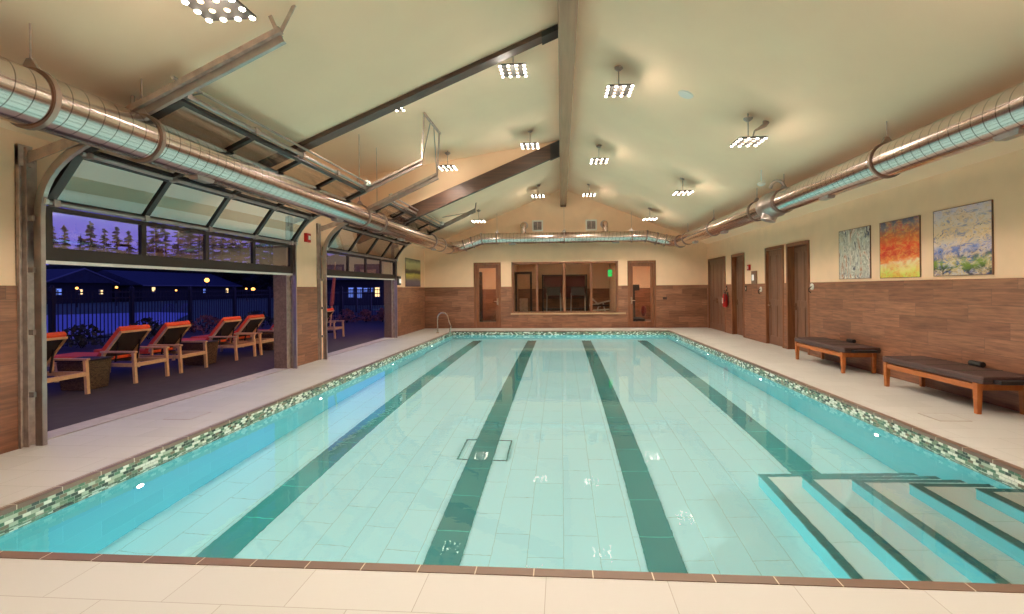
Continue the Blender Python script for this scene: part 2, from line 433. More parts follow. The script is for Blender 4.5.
rafter('rafter_beam',YBm-.02,YBm+.115,.36,'deep dark sloping rafter at the far edge of the raised ceiling bay')

# ------------------------------------------------------------------ pool
pool=thing('swimming_pool','indoor lap pool with four dark green lane stripes and corner steps','swimming pool',(PX0,PY0,PF))
p=MB(); p.box(PX0-.1,PX1+.1,PY0-.1,PY1+.1,PF-.1,PF); p.build('pool_floor',M['pfloor'],pool)
p=MB()
for x0,x1,y0,y1 in ((PX0-.1,PX0,PY0-.1,PY1+.1),(PX1,PX1+.1,PY0-.1,PY1+.1),(PX0,PX1,PY0-.1,PY0),(PX0,PX1,PY1,PY1+.1)): p.box(x0,x1,y0,y1,PF,-.235)
p.build('pool_wall',M['pwall'],pool)
p=MB()
for x0,x1,y0,y1 in ((PX0-.03,PX0+.004,PY0,PY1),(PX1-.004,PX1+.03,PY0,PY1),(PX0,PX1,PY0-.03,PY0+.004),(PX0,PX1,PY1-.004,PY1+.03)): p.box(x0,x1,y0,y1,-.235,-.03)
p.build('mosaic_band',M['mosaic'],pool)
for bx,mm in (((PX0-CW,PX1+CW,PY0-CW,PY0),'coping'),((PX0-CW,PX1+CW,PY1,PY1+CW),'coping'),((PX0-CW,PX0,PY0,PY1),'copingY'),((PX1,PX1+CW,PY0,PY1),'copingY')):
    p=MB(); p.box(*bx,-.03,.004)
    p.uv=[[(p.v[k][0]-.149,p.v[k][1]) for k in f] for f in p.f]
    p.build('coping',M[mm],pool)
p=MB(); p.box(PX0-CW,PX0-.03,PY0-CW,PY1+CW,-.235,-.03); p.box(PX1+.03,PX1+CW,PY0-CW,PY1+CW,-.235,-.03); p.box(PX0,PX1,PY0-CW,PY0-.03,-.235,-.03);p.box(PX0,PX1,PY1+.03,PY1+CW,-.235,-.03)
p.build('bond_beam',M['pwall'],pool)
for k,x in enumerate((-2.85,-1.0,.82,2.66)):
    p=MB(); p.box(x-.152,x+.152,PY0+.35 if k<3 else 5.175,PY1-.4,PF,PF+.004); p.build('lane_stripe',M['stripe'],pool)
for k in range(5):
    x0=2.05+.305*k; y1=5.17-.287*k; zt_=PF+.265+.252*k
    zb=PF if k==0 else PF+.265+.252*(k-1)
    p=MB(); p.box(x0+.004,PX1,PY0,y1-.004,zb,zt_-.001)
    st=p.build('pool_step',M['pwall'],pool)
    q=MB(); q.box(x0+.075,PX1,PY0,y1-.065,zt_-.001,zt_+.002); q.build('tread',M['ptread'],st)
    q=MB(); q.box(x0,x0+.075,PY0,y1,zt_-.02,zt_+.003); q.box(x0+.075,PX1,y1-.065,y1,zt_-.02,zt_+.003); q.build('nosing',M['nosing'],st)
p=MB()
for a in ((-1.29,-1.27,5.72,6.32),(-.69,-.67,5.72,6.32),(-1.29,-.67,5.70,5.72),(-1.29,-.67,6.32,6.34)): p.box(*a,PF,PF+.009)
p.build('drain_frame',M['nosing'],pool)
PL=[(PX0,y) for y in (4.0,7.2,10.4,13.6)]+[(PX1,y) for y in (5.72,8.9,12.0,15.1)]
PLZ=-.53
def pool_light(x,y,dx,dy,e):
    ax='x' if dx else 'y'; sg=dx or dy
    c=(x,y,PLZ)
    lm=MB(); lm.lathe([(.055,0),(.055,.01*sg),(.042,.018*sg)],c,16,ax); f=lm.build('pool_light',M['pwall'],pool)
    q=MB(); q.lathe([(.034,0),(.034,.004*sg),(.014,.008*sg)],(x+.016*dx,y+.016*dy,PLZ),12,ax); q.build('lens',M['poollens'],f)
    ld=bpy.data.lights.new('pool_lamp','AREA'); ld.shape='DISK'; ld.size=.07; ld.energy=e; ld.color=(.9,1,.97); ld.cycles.use_multiple_importance_sampling=False
    lo=bpy.data.objects.new('pool_lamp',ld); C.objects.link(lo); lo.location=(x+.05*dx,y+.05*dy,PLZ)
    lo.rotation_euler=Vector((-dx,-dy,.0)).to_track_quat('Z','Y').to_euler()
for x,y in PL: pool_light(x,y,1 if x<0 else -1,0,180)
for x in (-2.0,.5): pool_light(x,PY0,0,1,35)  # unseen near-wall pair, added to brighten the steps and near floor
for x,y,lab in ((PX0+.006,3.35,'left'),(PX1-.006,5.25,'right')):
    s_=-1 if x>0 else 1
    q=MB(); q.box(x-.006*s_,x+.01*s_,y-.07,y+.07,-.20,-.165); q.build('skimmer_slot',M['black'],pool)
wt=MB(); wt.face([(PX0+.004,PY0+.004,WL),(PX1-.004,PY0+.004,WL),(PX1-.004,PY1-.004,WL),(PX0+.004,PY1-.004,WL)])
tag(wt.build('pool_water',M['water']),'clear still water filling the indoor lap pool','water',kind='stuff')

# grab rail at the far left corner
gr=thing('pool_grab_rail','curved chrome grab rail on the deck at the far left pool corner','handrail',(-4.17,15.75,0))
pts=[(-4.17,15.75,.0)]+[(-4.17,15.75,.45)]
for k in range(9):
    a=PI-PI*k/8; pts.append((-3.99+.18*math.cos(a),15.75,.52+.17*math.sin(a)))
pts+=[(-3.76,15.75,.36),(-3.71,15.75,.24),(-3.74,15.75,.14),(-3.77,15.75,-.10)]
q=MB(); q.tube(pts,.026,12); q.build('rail',M['chrome'],gr,smooth=True)
q=MB(); q.lathe([(.045,0),(.045,.015),(.03,.03),(.02,.035)],(-4.17,15.75,0),16); q.build('base_flange',M['chrome'],gr,smooth=False)
# small access lids let into the deck
for k,(x,y,lab) in enumerate(((4.25,5.62,'thin square access lid set in the tiles before the nearer wooden lounger'),(-4.45,5.35,'thin square access lid set in the deck beside the nearer open garage door'))):
    q=MB(); q.box(x-.16,x+.16,y-.16,y+.16,0,.002); o=tag(q.build('deck_lid',M['deck']),lab,'access lid')
    q=MB()
    for a in ((x-.165,x-.16,y-.165,y+.165),(x+.16,x+.165,y-.165,y+.165),(x-.16,x+.16,y-.165,y-.16),(x-.16,x+.16,y+.16,y+.165)): q.box(*a,0,.003)
    q.build('lid_rim',M['steeld'],o)

# ------------------------------------------------------------------ doors
def wood_door_right(n,y0,y1,depth,double=False,hand='far'):
    d=thing('door_%d'%n,None,None,(XR,(y0+y1)/2,0),kind='structure')
    q=MB(); fw=.07
    q.box(XR-.03,XR+.2,y0,y0+fw,0,ZD); q.box(XR-.03,XR+.2,y1-fw,y1,0,ZD); q.box(XR-.03,XR+.2,y0+fw,y1-fw,ZD-fw,ZD)
    q.build('door_frame',M['frame'],d,bevel=.004)
    leaves=[(y0+fw+.003,y1-fw-.003)] if not double else [(y0+fw+.003,(y0+y1)/2-.002),((y0+y1)/2+.002,y1-fw-.003)]
    for i,(a,b) in enumerate(leaves):
        q=MB(); q.box(XR+depth,XR+depth+.045,a,b,.01,ZD-fw-.004)
        lf=q.build('door_leaf',M['doorwood'],d)
        # planted stiles and rails give the panelled face
        q=MB(); s=.11; X0,X1=XR+depth-.012,XR+depth
        q.box(X0,X1,a,a+s,.01,ZD-fw-.004); q.box(X0,X1,b-s,b,.01,ZD-fw-.004)
        for z0,z1 in ((.01,.22),(1.0,1.14),(ZD-fw-.14,ZD-fw-.004)): q.box(X0,X1,a+s,b-s,z0,z1)
        q.box(X0,X1,(a+b)/2-.03,(a+b)/2+.03,.22,1.0); q.box(X0,X1,(a+b)/2-.03,(a+b)/2+.03,1.14,ZD-fw-.14)
        q.build('panel_frame',M['doorwood'],lf,bevel=.003)
        yh=b-.07 if hand=='far' else a+.07
        if double: yh=(b-.06) if i==0 else (a+.06)
        sg=-1 if yh>(a+b)/2 else 1
        q=MB(); q.box(X0-.006,X0,yh-.025,yh+.025,.92,1.08); q.tube([(X0,yh,1.0),(X0-.05,yh,1.0)],.011,8); q.tube([(X0-.05,yh,1.0),(X0-.05,yh+sg*.12,1.0)],.010,8)
        q.build('door_handle',M['chrome'],lf)
wood_door_right(1,*DR[0],.01,True); wood_door_right(2,*DR[1],.12); wood_door_right(3,*DR[2],.05); wood_door_right(4,*DR[3],.14)
# the raised reveal and recess of door 1 is hinged with chrome plates
def glass_door(n,x0,x1,hs):
    d=thing('door_%d'%n,None,None,((x0+x1)/2,YB,0),kind='structure')
    q=MB(); fw=.075
    q.box(x0,x0+fw,YB-.03,YB+.16,0,ZD); q.box(x1-fw,x1,YB-.03,YB+.16,0,ZD); q.box(x0+fw,x1-fw,YB-.03,YB+.16,ZD-fw,ZD)
    q.build('door_frame',M['frame'],d,bevel=.004)
    a,b=x0+fw+.003,x1-fw-.003; s=.12
    q=MB(); y0,y1=YB+.02,YB+.065
    q.box(a,a+s,y0,y1,.01,ZD-fw-.004); q.box(b-s,b,y0,y1,.01,ZD-fw-.004); q.box(a+s,b-s,y0,y1,.01,.23); q.box(a+s,b-s,y0,y1,ZD-fw-.13,ZD-fw-.004)
    lf=q.build('door_leaf',M['frame'],d,bevel=.003)
    q=MB(); q.box(a+s,b-s,y0+.018,y0+.026,.23,ZD-fw-.13); q.build('pane',M['gymglass'],lf)
    xh=b-.06 if hs>0 else a+.06
    q=MB(); q.box(xh-.03,xh+.03,y0-.006,y0,.88,1.12); q.tube([(xh,y0,1.0),(xh,y0-.055,1.0)],.012,8); q.tube([(xh,y0-.055,1.0),(xh-hs*.13,y0-.055,1.0)],.011,8)
    q.build('door_handle',M['chrome'],lf)
glass_door(5,*DB[0],1); glass_door(6,*DB[1],-1)

# four-light viewing window
wn=thing('window_1',None,None,((WB[0]+WB[1])/2,YB,WB[2]),kind='structure')
x0,x1,z0,z1=WB; q=MB(); fw=.08
q.box(x0,x1,YB-.03,YB+.14,z1-fw,z1); q.box(x0,x1,YB-.03,YB+.14,z0,z0+fw*.7); q.box(x0,x0+fw,YB-.03,YB+.14,z0,z1); q.box(x1-fw,x1,YB-.03,YB+.14,z0,z1)
q.build('window_frame',M['frame'],wn,bevel=.004)
ms=[-.9,.11,1.1]
for m_ in ms:
    q=MB(); q.box(m_-.05,m_+.05,YB-.02,YB+.12,z0+fw*.7,z1-fw); q.build('mullion',M['frame'],wn,bevel=.004)
ed=[x0+fw]+[v for m_ in ms for v in (m_-.05,m_+.05)]+[x1-fw]
for k in range(0,8,2):
    q=MB(); q.box(ed[k],ed[k+1],YB+.05,YB+.058,z0+fw*.7,z1-fw); q.build('pane',M['gymglass'],wn)
q=MB(); q.box(x0-.04,x1+.27,YB-.06,YB,z0-.06,z0); q.build('window_sill',M['sillwood'],wn,bevel=.004)

# rooms behind the back wall
q=MB()
GY=22.2
q.box(XL,XR,Y2,GY,-.12,0)
tag(q.build('floor',M['gymfloor']),kind='structure')
q=MB(); q.box(XL,XR,GY,GY+.1,0,2.9); gb=tag(q.build('wall_gym',M['wall']),kind='structure')
g=MB(); g.box(XL,XR,GY-.02,GY,0,1.45); g.build('wainscot',M['wains'],gb)
q=MB(); q.box(XL-.1,XL,Y2,GY,0,2.9); q.box(XR,XR+.1,Y2,GY,0,2.9); q.box(-2.12,-2.02,Y2,GY,0,2.9); q.box(2.22,2.32,Y2,GY,0,2.9); tag(q.build('wall_partition',M['wall']),kind='structure')
q=MB(); q.box(XL,XR,Y2,GY,2.9,2.98); tag(q.build('ceiling',M['ceil']),kind='structure')
# gym equipment seen through the glass
def treadmill(x,y,lab,mir=1):
    t=thing('treadmill',lab,'exercise machine',(x,y,0))
    q=MB(); q.box(x-.35,x+.35,y-.8,y+.8,.03,.17); q.build('deck',M['black'],t,bevel=.02)
    for s in (-1,1):
        q=MB(); q.bar((x+s*.33,y+.6,.15),(x+s*.3,y+.75,1.25),.06,.06); q.build('upright',M['steel'],t)
        q=MB(); q.tube([(x+s*.3,y+.72,1.12),(x+s*.3,y+.3,1.0)],.02,8); q.build('handrail',M['steel'],t)
    q=MB(); q.prism([(y+.68,1.15),(y+.74,1.5),(y+.82,1.5),(y+.84,1.15)],'x',x-.3,x+.3); q.build('console',M['black'],t)
treadmill(-.35,20.9,'black treadmill in the gym behind the second window pane')
treadmill(.75,20.9,'black treadmill in the gym behind the third window pane')
M['redfab']=mat('dark_red_curtain',(96,34,36),.8,noise=.15)
o=thing('storage_rack','dark red rack against the far gym wall behind the two middle panes','rack',(.15,21.9,0))
for x in (-.85,1.15): q=MB(); q.box(x-.03,x+.03,21.75,22.15,0,2.1); q.build('upright',M['black'],o)
for z in (.5,1.0,1.5,2.05):
    q=MB(); q.box(-.82,1.12,21.75,22.15,z,z+.04); q.build('shelf',M['black'],o)
q=MB(); q.box(-.8,1.1,22.0,22.14,1.04,2.04); q.build('back_panel',M['redfab'],o)
t=thing('weight_bench','white framed weight machine in the gym behind the fourth window pane','exercise machine',(1.6,19.6,0))
for i,(a,b_) in enumerate((((1.15,19.6,.75),(2.0,19.6,.95)),((1.2,19.5,.55),(1.95,19.5,.6)),((1.3,19.7,.0),(1.55,19.7,.8)),((1.9,19.7,.0),(1.7,19.7,.9)),((1.2,19.6,1.1),(1.6,19.6,.7)))):
    q=MB(); q.tube([a,b_],.03,8); q.build('frame_tube',M['white'],t)
q=MB(); q.box(1.25,1.95,19.45,19.75,.72,.79); q.build('seat_pad',M['black'],t,bevel=.015)
t=thing('weight_stack','dark cable weight tower in the gym behind the leftmost window pane','exercise machine',(-1.6,20.6,0))
for x in (-1.95,-1.3):
    q=MB(); q.box(x-.04,x+.04,20.4,20.5,0,2.1); q.build('upright',M['black'],t)
q=MB(); q.box(-1.99,-1.26,20.38,20.52,2.1,2.2); q.build('top_beam',M['black'],t)
q=MB(); q.box(-1.8,-1.45,20.42,20.6,.05,1.05); q.build('plate_stack',M['steeld'],t)
q=MB(); q.box(-1.95,-1.3,19.9,20.35,.42,.5); q.build('seat_pad',M['black'],t,bevel=.02)
t=thing('exit_sign','small green lit exit sign inside the gym behind the rightmost pane','sign',(1.93,19.0,2.05))
q=MB(); q.box(1.84,2.02,19.0,19.04,1.9,2.2); q.build('sign_box',M['white'],t)
q=MB(); q.box(1.85,2.01,18.995,19.0,1.92,2.18); q.build('sign_face',M['exit'],t)
q=MB(); q.box(1.92,1.94,19.01,19.03,2.2,2.9); q.build('stem',M['steel'],t)
def text(body,size,loc,rot,mt,parent,name='lettering',depth=.002):
    cu=bpy.data.curves.new(name,'FONT'); cu.body=body; cu.size=size; cu.extrude=depth; cu.align_x='CENTER'; cu.align_y='CENTER'
    o=bpy.data.objects.new(name,cu); C.objects.link(o); 
    me=bpy.data.meshes.new_from_object(o); bpy.data.objects.remove(o); me.materials.clear(); me.materials.append(mt)
    o=bpy.data.objects.new(name,me); C.objects.link(o)
    o.parent=parent; o.location=Vector(loc)-world_loc(parent); o.rotation_euler=rot; return o
text('EXIT',.065,(1.93,18.993,2.05),(PI/2,0,0),M['white'],t)
t=thing('cardio_machine','dark upright exercise machine standing behind the right glazed door','exercise machine',(3.1,20.3,0))
q=MB(); q.box(2.8,3.4,19.7,20.9,.02,.2); q.build('base',M['black'],t,bevel=.02)
q=MB(); q.bar((3.1,20.7,.2),(3.1,20.8,1.5),.1,.12); q.build('mast',M['black'],t)
q=MB(); q.box(2.85,3.35,20.7,20.85,1.35,1.6); q.build('console',M['black'],t)
q=MB(); q.ball((3.4,20.0,.5),.16,12,8,(.7,1,1.4)); q.build('seat',M['redfab'],t,smooth=True)
t=thing('floor_mat','dark grey mat on the carpet behind the left glazed door','mat',(-2.7,18.6,0))
q=MB(); q.box(-3.0,-2.35,18.2,19.2,0,.015); q.build('mat_body',M['black'],t,bevel=.005)
t=thing('tall_locker','dark tall locker standing in the hall behind the left glazed door','cabinet',(-3.58,20.2,0))
q=MB(); q.box(-3.75,-3.42,20.0,20.5,0,2.2); q.build('locker_body',M['black'],t,bevel=.01)
q=MB(); q.box(-3.72,-3.45,19.98,20.0,.1,2.15); q.build('locker_door',M['sling'],t)

# ------------------------------------------------------------------ gable fittings
def vent(x0,x1,z0,z1,lab):
    t=thing('wall_vent',lab,'vent',((x0+x1)/2,YB,z0))
    q=MB(); f=.05
    q.box(x0,x1,YB-.025,YB,z0,z0+f); q.box(x0,x1,YB-.025,YB,z1-f,z1); q.box(x0,x0+f,YB-.025,YB,z0+f,z1-f); q.box(x1-f,x1,YB-.025,YB,z0+f,z1-f)
    q.build('vent_frame',M['white'],t,bevel=.003)
    q=MB(); q.box(x0+f,x1-f,YB-.004,YB,z0+f,z1-f); q.build('dark_opening',M['black'],t)
    q=MB()
    for k in range(7):
        z=z0+f+(k+.5)*(z1-z0-2*f)/7; q.bar((x0+f,YB-.014,z),(x1-f,YB-.014,z),.012,.016)
    q.box((x0+x1)/2-.012,(x0+x1)/2+.012,YB-.022,YB-.006,z0+f,z1-f)
    q.build('slats',M['steeld'],t)
vent(-1.06,-.66,3.60,4.01,'square white framed louvre vent high on the gable, left of the ridge beam')
vent(.92,1.33,3.60,4.0,'square white framed louvre vent high on the gable, right of the ridge beam')
def elbow(x,lab):
    t=thing('duct_elbow',lab,'air duct',(x,YB,3.55))
    pts=[(x,17.25,3.47),(x,17.25,3.62)]
    for k in range(1,7):
        a=PI/2*k/6; pts.append((x,17.25+.2*(1-math.cos(a)),3.62+.2*math.sin(a)))
    pts.append((x,YB,3.82))
    q=MB(); q.tube(pts,.1,16); q.build('elbow_pipe',M['duct'],t,smooth=True)
    q=MB(); q.lathe([(.145,0),(.145,-.02),(.105,-.03)],(x,YB,3.82),20,'y'); q.build('collar',M['steel'],t)
elbow(-1.36,'small shiny duct elbow beside the left gable vent'); elbow(1.60,'small shiny duct elbow beside the right gable vent')

# ------------------------------------------------------------------ spiral ducts
def ring(c,ax,r,parent,rodtop=None,name='hanger_ring'):
    q=MB()
    c=Vector(c); ax=Vector(ax).normalized()
    e_=.02 if rodtop is not None else .02
    pts=[c-ax*e_,c+ax*e_]
    q.tube(pts,r+(.02 if rodtop is not None else .012),32)
    o=q.build(name,M['ringsteel'],parent,smooth=True)
    if rodtop is not None:
        q=MB(); z=c.z+r
        q.tube([(c.x,c.y,z+.0),(c.x,c.y,rodtop)],.007,6)
        q.build('hanger_rod',M['steeld'],o)
        q=MB(); q.prism([(c.x-.09,z-.02),(c.x+.09,z-.02),(c.x+.02,z+.09),(c.x-.02,z+.09)],'y',c.y-.012,c.y+.012); q.build('hanger_bracket',M['steel'],o)
    return o
def register(c,parent,l=.28,w_=.13):
    q=MB(); x,y,z=c; q.hexa([(x-w_*.4,y-l*.4,z-.03),(x+w_*.4,y-l*.4,z-.03),(x+w_*.4,y+l*.4,z-.03),(x-w_*.4,y+l*.4,z-.03),(x-w_*.5,y-l*.5,z+.03),(x+w_*.5,y-l*.5,z+.03),(x+w_*.5,y+l*.5,z+.03),(x-w_*.5,y+l*.5,z+.03)])
    q.build('air_register',M['steel'],parent,bevel=.006)
LX,LZ,LR=-3.97,2.94,.212
dl=thing('spiral_duct','long silver spiral air duct hanging over the two open garage doors','air duct',(LX,-1,LZ))
q=MB(); q.tube([(LX,-1,LZ),(LX,16.55,LZ)],LR,40); q.build('duct_tube',M['duct'],dl,smooth=True)
for y in (3.3,4.25,9.15,10.05,14.2):
    inD=YA<y<YBm
    ring((LX,y,LZ),(0,1,0),LR,dl,roof(LX,SD if inD else SL))
ring((LX,15.4,LZ),(0,1,0),LR+.004,dl,None,'joint_collar')
for y in (5.0,8.2,11.6,14.6): register((LX,y,LZ-LR),dl)
RX,RZ,RR=4.08,3.04,.205
dr=thing('spiral_duct','long silver spiral air duct hanging along the right wall above the paintings','air duct',(RX,-1,RZ))
q=MB(); q.tube([(RX,-1,RZ),(RX,9.1,RZ)],RR,40); q.tube([(RX,9.75,RZ),(RX,16.55,RZ)],RR*.93,40,uvlen=10.7); q.build('duct_tube',M['duct'],dr,smooth=True)
for y in (3.0,6.25,9.0,10.2,13.0,15.6): ring((RX,y,RZ),(0,1,0),RR if y<9.5 else RR*.93,dr,roof(RX))
# reducing fitting with a branch
q=MB(); q.tube([(RX,9.08,RZ),(RX,9.2,RZ),(RX,9.3,RZ-.0),(RX,9.6,RZ),(RX,9.78,RZ)],[RR+.008,RR+.008,RR+.045,RR+.045,RR*.93+.01],32); 
q.tube([(RX-.02,9.45,RZ-.05),(RX-.1,9.45,RZ-.30)],[.15,.13],20)
rf=q.build('reducer_fitting',M['steel'],dr,smooth=True)
q=MB(); pts=[]
for k in range(9):
    a=PI*k/8; pts.append((RX-.12+.10*math.cos(a),8.95+.1*k/8,RZ+.24+.13*math.sin(a)))
q.tube(pts,.03,10); q.build('flexible_branch',M['steel'],dr,smooth=True)
q=MB(); q.ball((RX-.32,9.2,RZ+.36),.06,12,8,(1.3,1,.7)); q.box(RX-.33,RX-.31,9.19,9.21,RZ+.36,roof(RX-.32)); tag(q.build('ceiling_sensor',M['white'],smooth=True),'small white oval sensor by the fitting on the right duct','sensor')
for y in (4.6,7.6,12.2,14.8): register((RX,y,RZ-RR),dr)
BZ,BR,BY=3.29,.198,17.08
db=thing('spiral_duct','silver spiral air duct crossing the back wall below the gable vents','air duct',(0,BY,BZ))
LJ=(LX,16.55,LZ); RJ=(RX,16.55,RZ)
q=MB()
q.tube([LJ,(LX+.12,16.83,LZ+.02),(-3.55,BY,3.04),(-2.85,BY,BZ),(3.02,BY,BZ),(3.72,BY,3.12),(RX-.1,16.85,RZ+.02),RJ],[LR,LR,BR,BR,BR,BR,RR*.93,RR*.93],32)
q.build('duct_tube',M['duct'],db,smooth=True)
for x in (-2.3,.12,2.5): ring((x,BY,BZ),(1,0,0),BR,db,roof(x) if abs(x)>1 else 4.52)
for c,ax in (((-2.85,BY,BZ),(1,0,.2)),((-3.2,BY,3.165),(1,0,.36)),((-3.5,BY,3.06),(1,.1,.36)),((3.02,BY,BZ),(1,0,-.2)),((3.37,BY,3.2),(1,0,-.25)),((3.68,BY,3.13),(1,-.1,-.25)),(LJ,(0,1,0)),(RJ,(0,1,0))): ring(c,ax,BR+.012,db,None,'joint_collar')
for x in (-1.75,1.95): register((x,BY,BZ-BR),db,.13,.28)

# ------------------------------------------------------------------ sectional garage doors, partly raised
SEC=[((-5.10,1.80),(-5.10,2.34)),((-5.09,2.37),(-4.73,2.865)),((-4.70,2.88),(-4.17,3.10)),((-4.14,3.115),(-3.64,3.35))]
def garage_door(y0,y1,label):
    G=thing('garage_door',label,'garage door',(XL,(y0+y1)/2,0))
    a,b=y0+.02,y1-.02
    def P(sec,t,off,y):      # point on the section: t along it, off toward the room
        (x0,z0),(x1,z1)=sec; dx,dz=x1-x0,z1-z0; L_=math.hypot(dx,dz); nx,nz=dz/L_,-dx/L_
        return (x0+dx*t/L_+nx*off,y,z0+dz*t/L_+nz*off)
    def sbox(q,sec,t0,t1,ya,yb,o0,o1):
        q.hexa([P(sec,t0,o0,ya),P(sec,t0,o1,ya),P(sec,t0,o1,yb),P(sec,t0,o0,yb),P(sec,t1,o0,ya),P(sec,t1,o1,ya),P(sec,t1,o1,yb),P(sec,t1,o0,yb)])
    for i,sec in enumerate(SEC):
        L_=math.hypot(sec[1][0]-sec[0][0],sec[1][1]-sec[0][1])
        q=MB(); br=.13 if i==0 else .06; tr=.05
        sbox(q,sec,0,br,a,b,0,.045); sbox(q,sec,L_-tr,L_,a,b,0,.045)
        sw=.09; n=4
        sbox(q,sec,br,L_-tr,a,a+sw,0,.045); sbox(q,sec,br,L_-tr,b-sw,b,0,.045)
        pw=(b-a-2*sw)/n; mw=.035
        for k in range(1,n): sbox(q,sec,br,L_-tr,a+sw+k*pw-mw,a+sw+k*pw+mw,0,.045)
        s_=q.build('door_section',M['alu'],G)
        for k in range(n):
            q=MB(); ya=a+sw+k*pw+(mw if k else 0); yb=a+sw+(k+1)*pw-(mw if k<n-1 else 0)
            sbox(q,sec,br,L_-tr,ya,yb,.018,.024); q.build('pane',M['glass'],s_)
        q=MB()
        if i==0:
            sbox(q,sec,-.035,0,a,b,.01,.04)
            q.build('bottom_seal',M['white'],s_)
        else:
            pass
    for j,(x,z) in enumerate(((-5.035,2.37),(-4.67,2.84),(-4.14,3.075),(-3.63,3.39))):
        q=MB(); q.tube([(x,a+.02,z),(x,b-.02,z)],.026,10); st=q.build('stiffening_strut',M['steel'],G)
        q=MB()
        for k in range(5):
            y=a+.09+(b-a-.18)*k/4; q.box(x-.03,x+.035,y-.03,y+.03,z-.035,z+.035)
        q.build('hinges',M['steel'],st)
    # tracks
    for y,s in ((y0,-1),(y1,1)):
        yy=y+s*.03
        pts=[(-5.05,yy,.0),(-5.05,yy,2.22)]
        for k in range(1,8):
            a_=k/8; # quadratic bend from vertical into the roof slope
            p0=Vector((-5.05,2.22)); p1=Vector((-5.05,2.66)); p2=Vector((-4.60,2.90))
            p=p0*(1-a_)**2+p1*2*a_*(1-a_)+p2*a_*a_; pts.append((p.x,yy,p.y))
        pts+=[(-4.60,yy,2.90),(-2.57,yy,3.83)]
        q=MB()
        for i in range(len(pts)-1):
            A,B=Vector(pts[i]),Vector(pts[i+1]); d=(B-A).normalized(); e=.004
            q.bar(A-d*e,B+d*e,.012,.075,(0,1,0) if False else (1,0,0) if abs(d.z)>.9 else (0,0,1))
            nrm=Vector((-d.z,0,d.x))
            for sg in (-1,1): q.bar(A+nrm*.035*sg+Vector((0,-s*.018,0))-d*e,B+nrm*.035*sg+Vector((0,-s*.018,0))+d*e,.036,.008,tuple(nrm))
        q.build('track',M['steel'],G)
        # wall angle with plate and the sloping track angle
        q=MB(); q.box(XL,XL+.008,y-s*.06,y+s*.125,0,2.88); q.box(XL,XL+.06,y+s*.07,y+s*.078,0,2.88); q.box(XL,XL+.04,y+s*.118,y+s*.125,0,2.88)
        q.build('wall_angle',M['steeld'],G)
        q=MB()
        for z in (.5,1.1,1.7,2.2): q.box(XL,-5.06,y+s*.045,y+s*.07,z-.025,z+.025)
        q.build('track_bracket',M['steel'],G)
        q=MB(); q.box(XL,XL+.035,y+s*.0,y+s*.125,2.70,2.90); q.box(XL+.035,XL+.1,y+s*.03,y+s*.04,2.74,2.86); q.build('bearing_plate',M['steeld'],G)
        q=MB(); q.bar((-5.16,yy+s*.02,2.77),(-4.55,yy+s*.02,2.97),.012,.10); q.bar((-4.6,yy+s*.02,2.965),(-2.57,yy+s*.02,3.895),.05,.055); q.build('track_angle',M['steeld'],G)
        q=MB(); q.lathe([(.03,0),(.03,s*.03)],(-5.0,y-s*.01,2.37),12,'y'); q.lathe([(.03,0),(.03,s*.03)],(-4.64,y-s*.01,2.88),12,'y'); q.build('roller',M['white'],G)
    q=MB(); q.tube([(-3.58,y0-.12,3.47),(-3.58,y1+.12,3.47)],.016,8); q.build('torsion_shaft',M['steel'],G)
    q=MB()
    for y in (y0+.05,y1-.05): q.lathe([(.03,-.05),(.055,-.045),(.045,0),(.055,.045),(.03,.05)],(-3.58,y,3.47),14,'y')
    q.build('cable_drum',M['white'],G)
    return G
g1=garage_door(*D1,'nearer glazed overhead garage door, half raised, its tracks rising to the ceiling')
g2=garage_door(*D2,'farther glazed overhead garage door, half raised, beyond the narrow wall pier')
def strap(q,a,b): q.bar(a,b,.035,.012,(0,1,0))
q=MB(); 
y=D1[0]-.04; strap(q,(-2.6,y,3.86),(-2.68,y,roof(-2.68))); strap(q,(-2.6,y+.01,3.86),(-2.45,y+.01,roof(-2.45))); q.build('ceiling_strap',M['steeld'],g1)
q=MB(); ye=D1[1]+.04; zc=roof(-2.52,SD)
strap(q,(-2.58,ye,3.83),(-2.52,ye,zc)); q.bar((-2.58,ye,3.83),(-2.52,ye+.45,zc),.03,.012,(1,0,0)); q.build('ceiling_strap',M['steel'],g1)
q=MB(); yf=D2[0]-.04
strap(q,(-2.58,yf,3.83),(-2.52,yf,zc)); q.bar((-2.58,yf,3.83),(-2.52,yf-.45,zc),.03,.012,(1,0,0)); q.build('ceiling_strap',M['steel'],g2)
q=MB(); q.bar((-2.52,ye-.02,zc-.02),(-2.52,yf+.05,zc-.02),.04,.04)
tag(q.build('ceiling_angle',M['steeld']),'short punched steel angle on the ceiling holding the straps of both garage doors','bracket')
q=MB(); y=D2[1]+.04; strap(q,(-2.58,y,3.86),(-2.55,y,roof(-2.55))); q.bar((-2.58,y,3.83),(-3.6,y,roof(-3.6)),.02,.02); q.build('ceiling_strap',M['steeld'],g2)
# small pipe drop and cable by the near track
t=thing('hanger_pipe','small pale pipe drop from the ceiling behind the left duct','pipe',(-4.2,4.35,3.4))
q=MB(); q.tube([(-4.2,4.4,roof(-4.2)),(-4.2,4.4,3.3),(-4.05,4.42,3.27)],.018,8); q.tube([(-4.2,4.4,3.3),(-3.55,4.5,3.46)],.008,6); q.build('pipe',M['steel'],t)

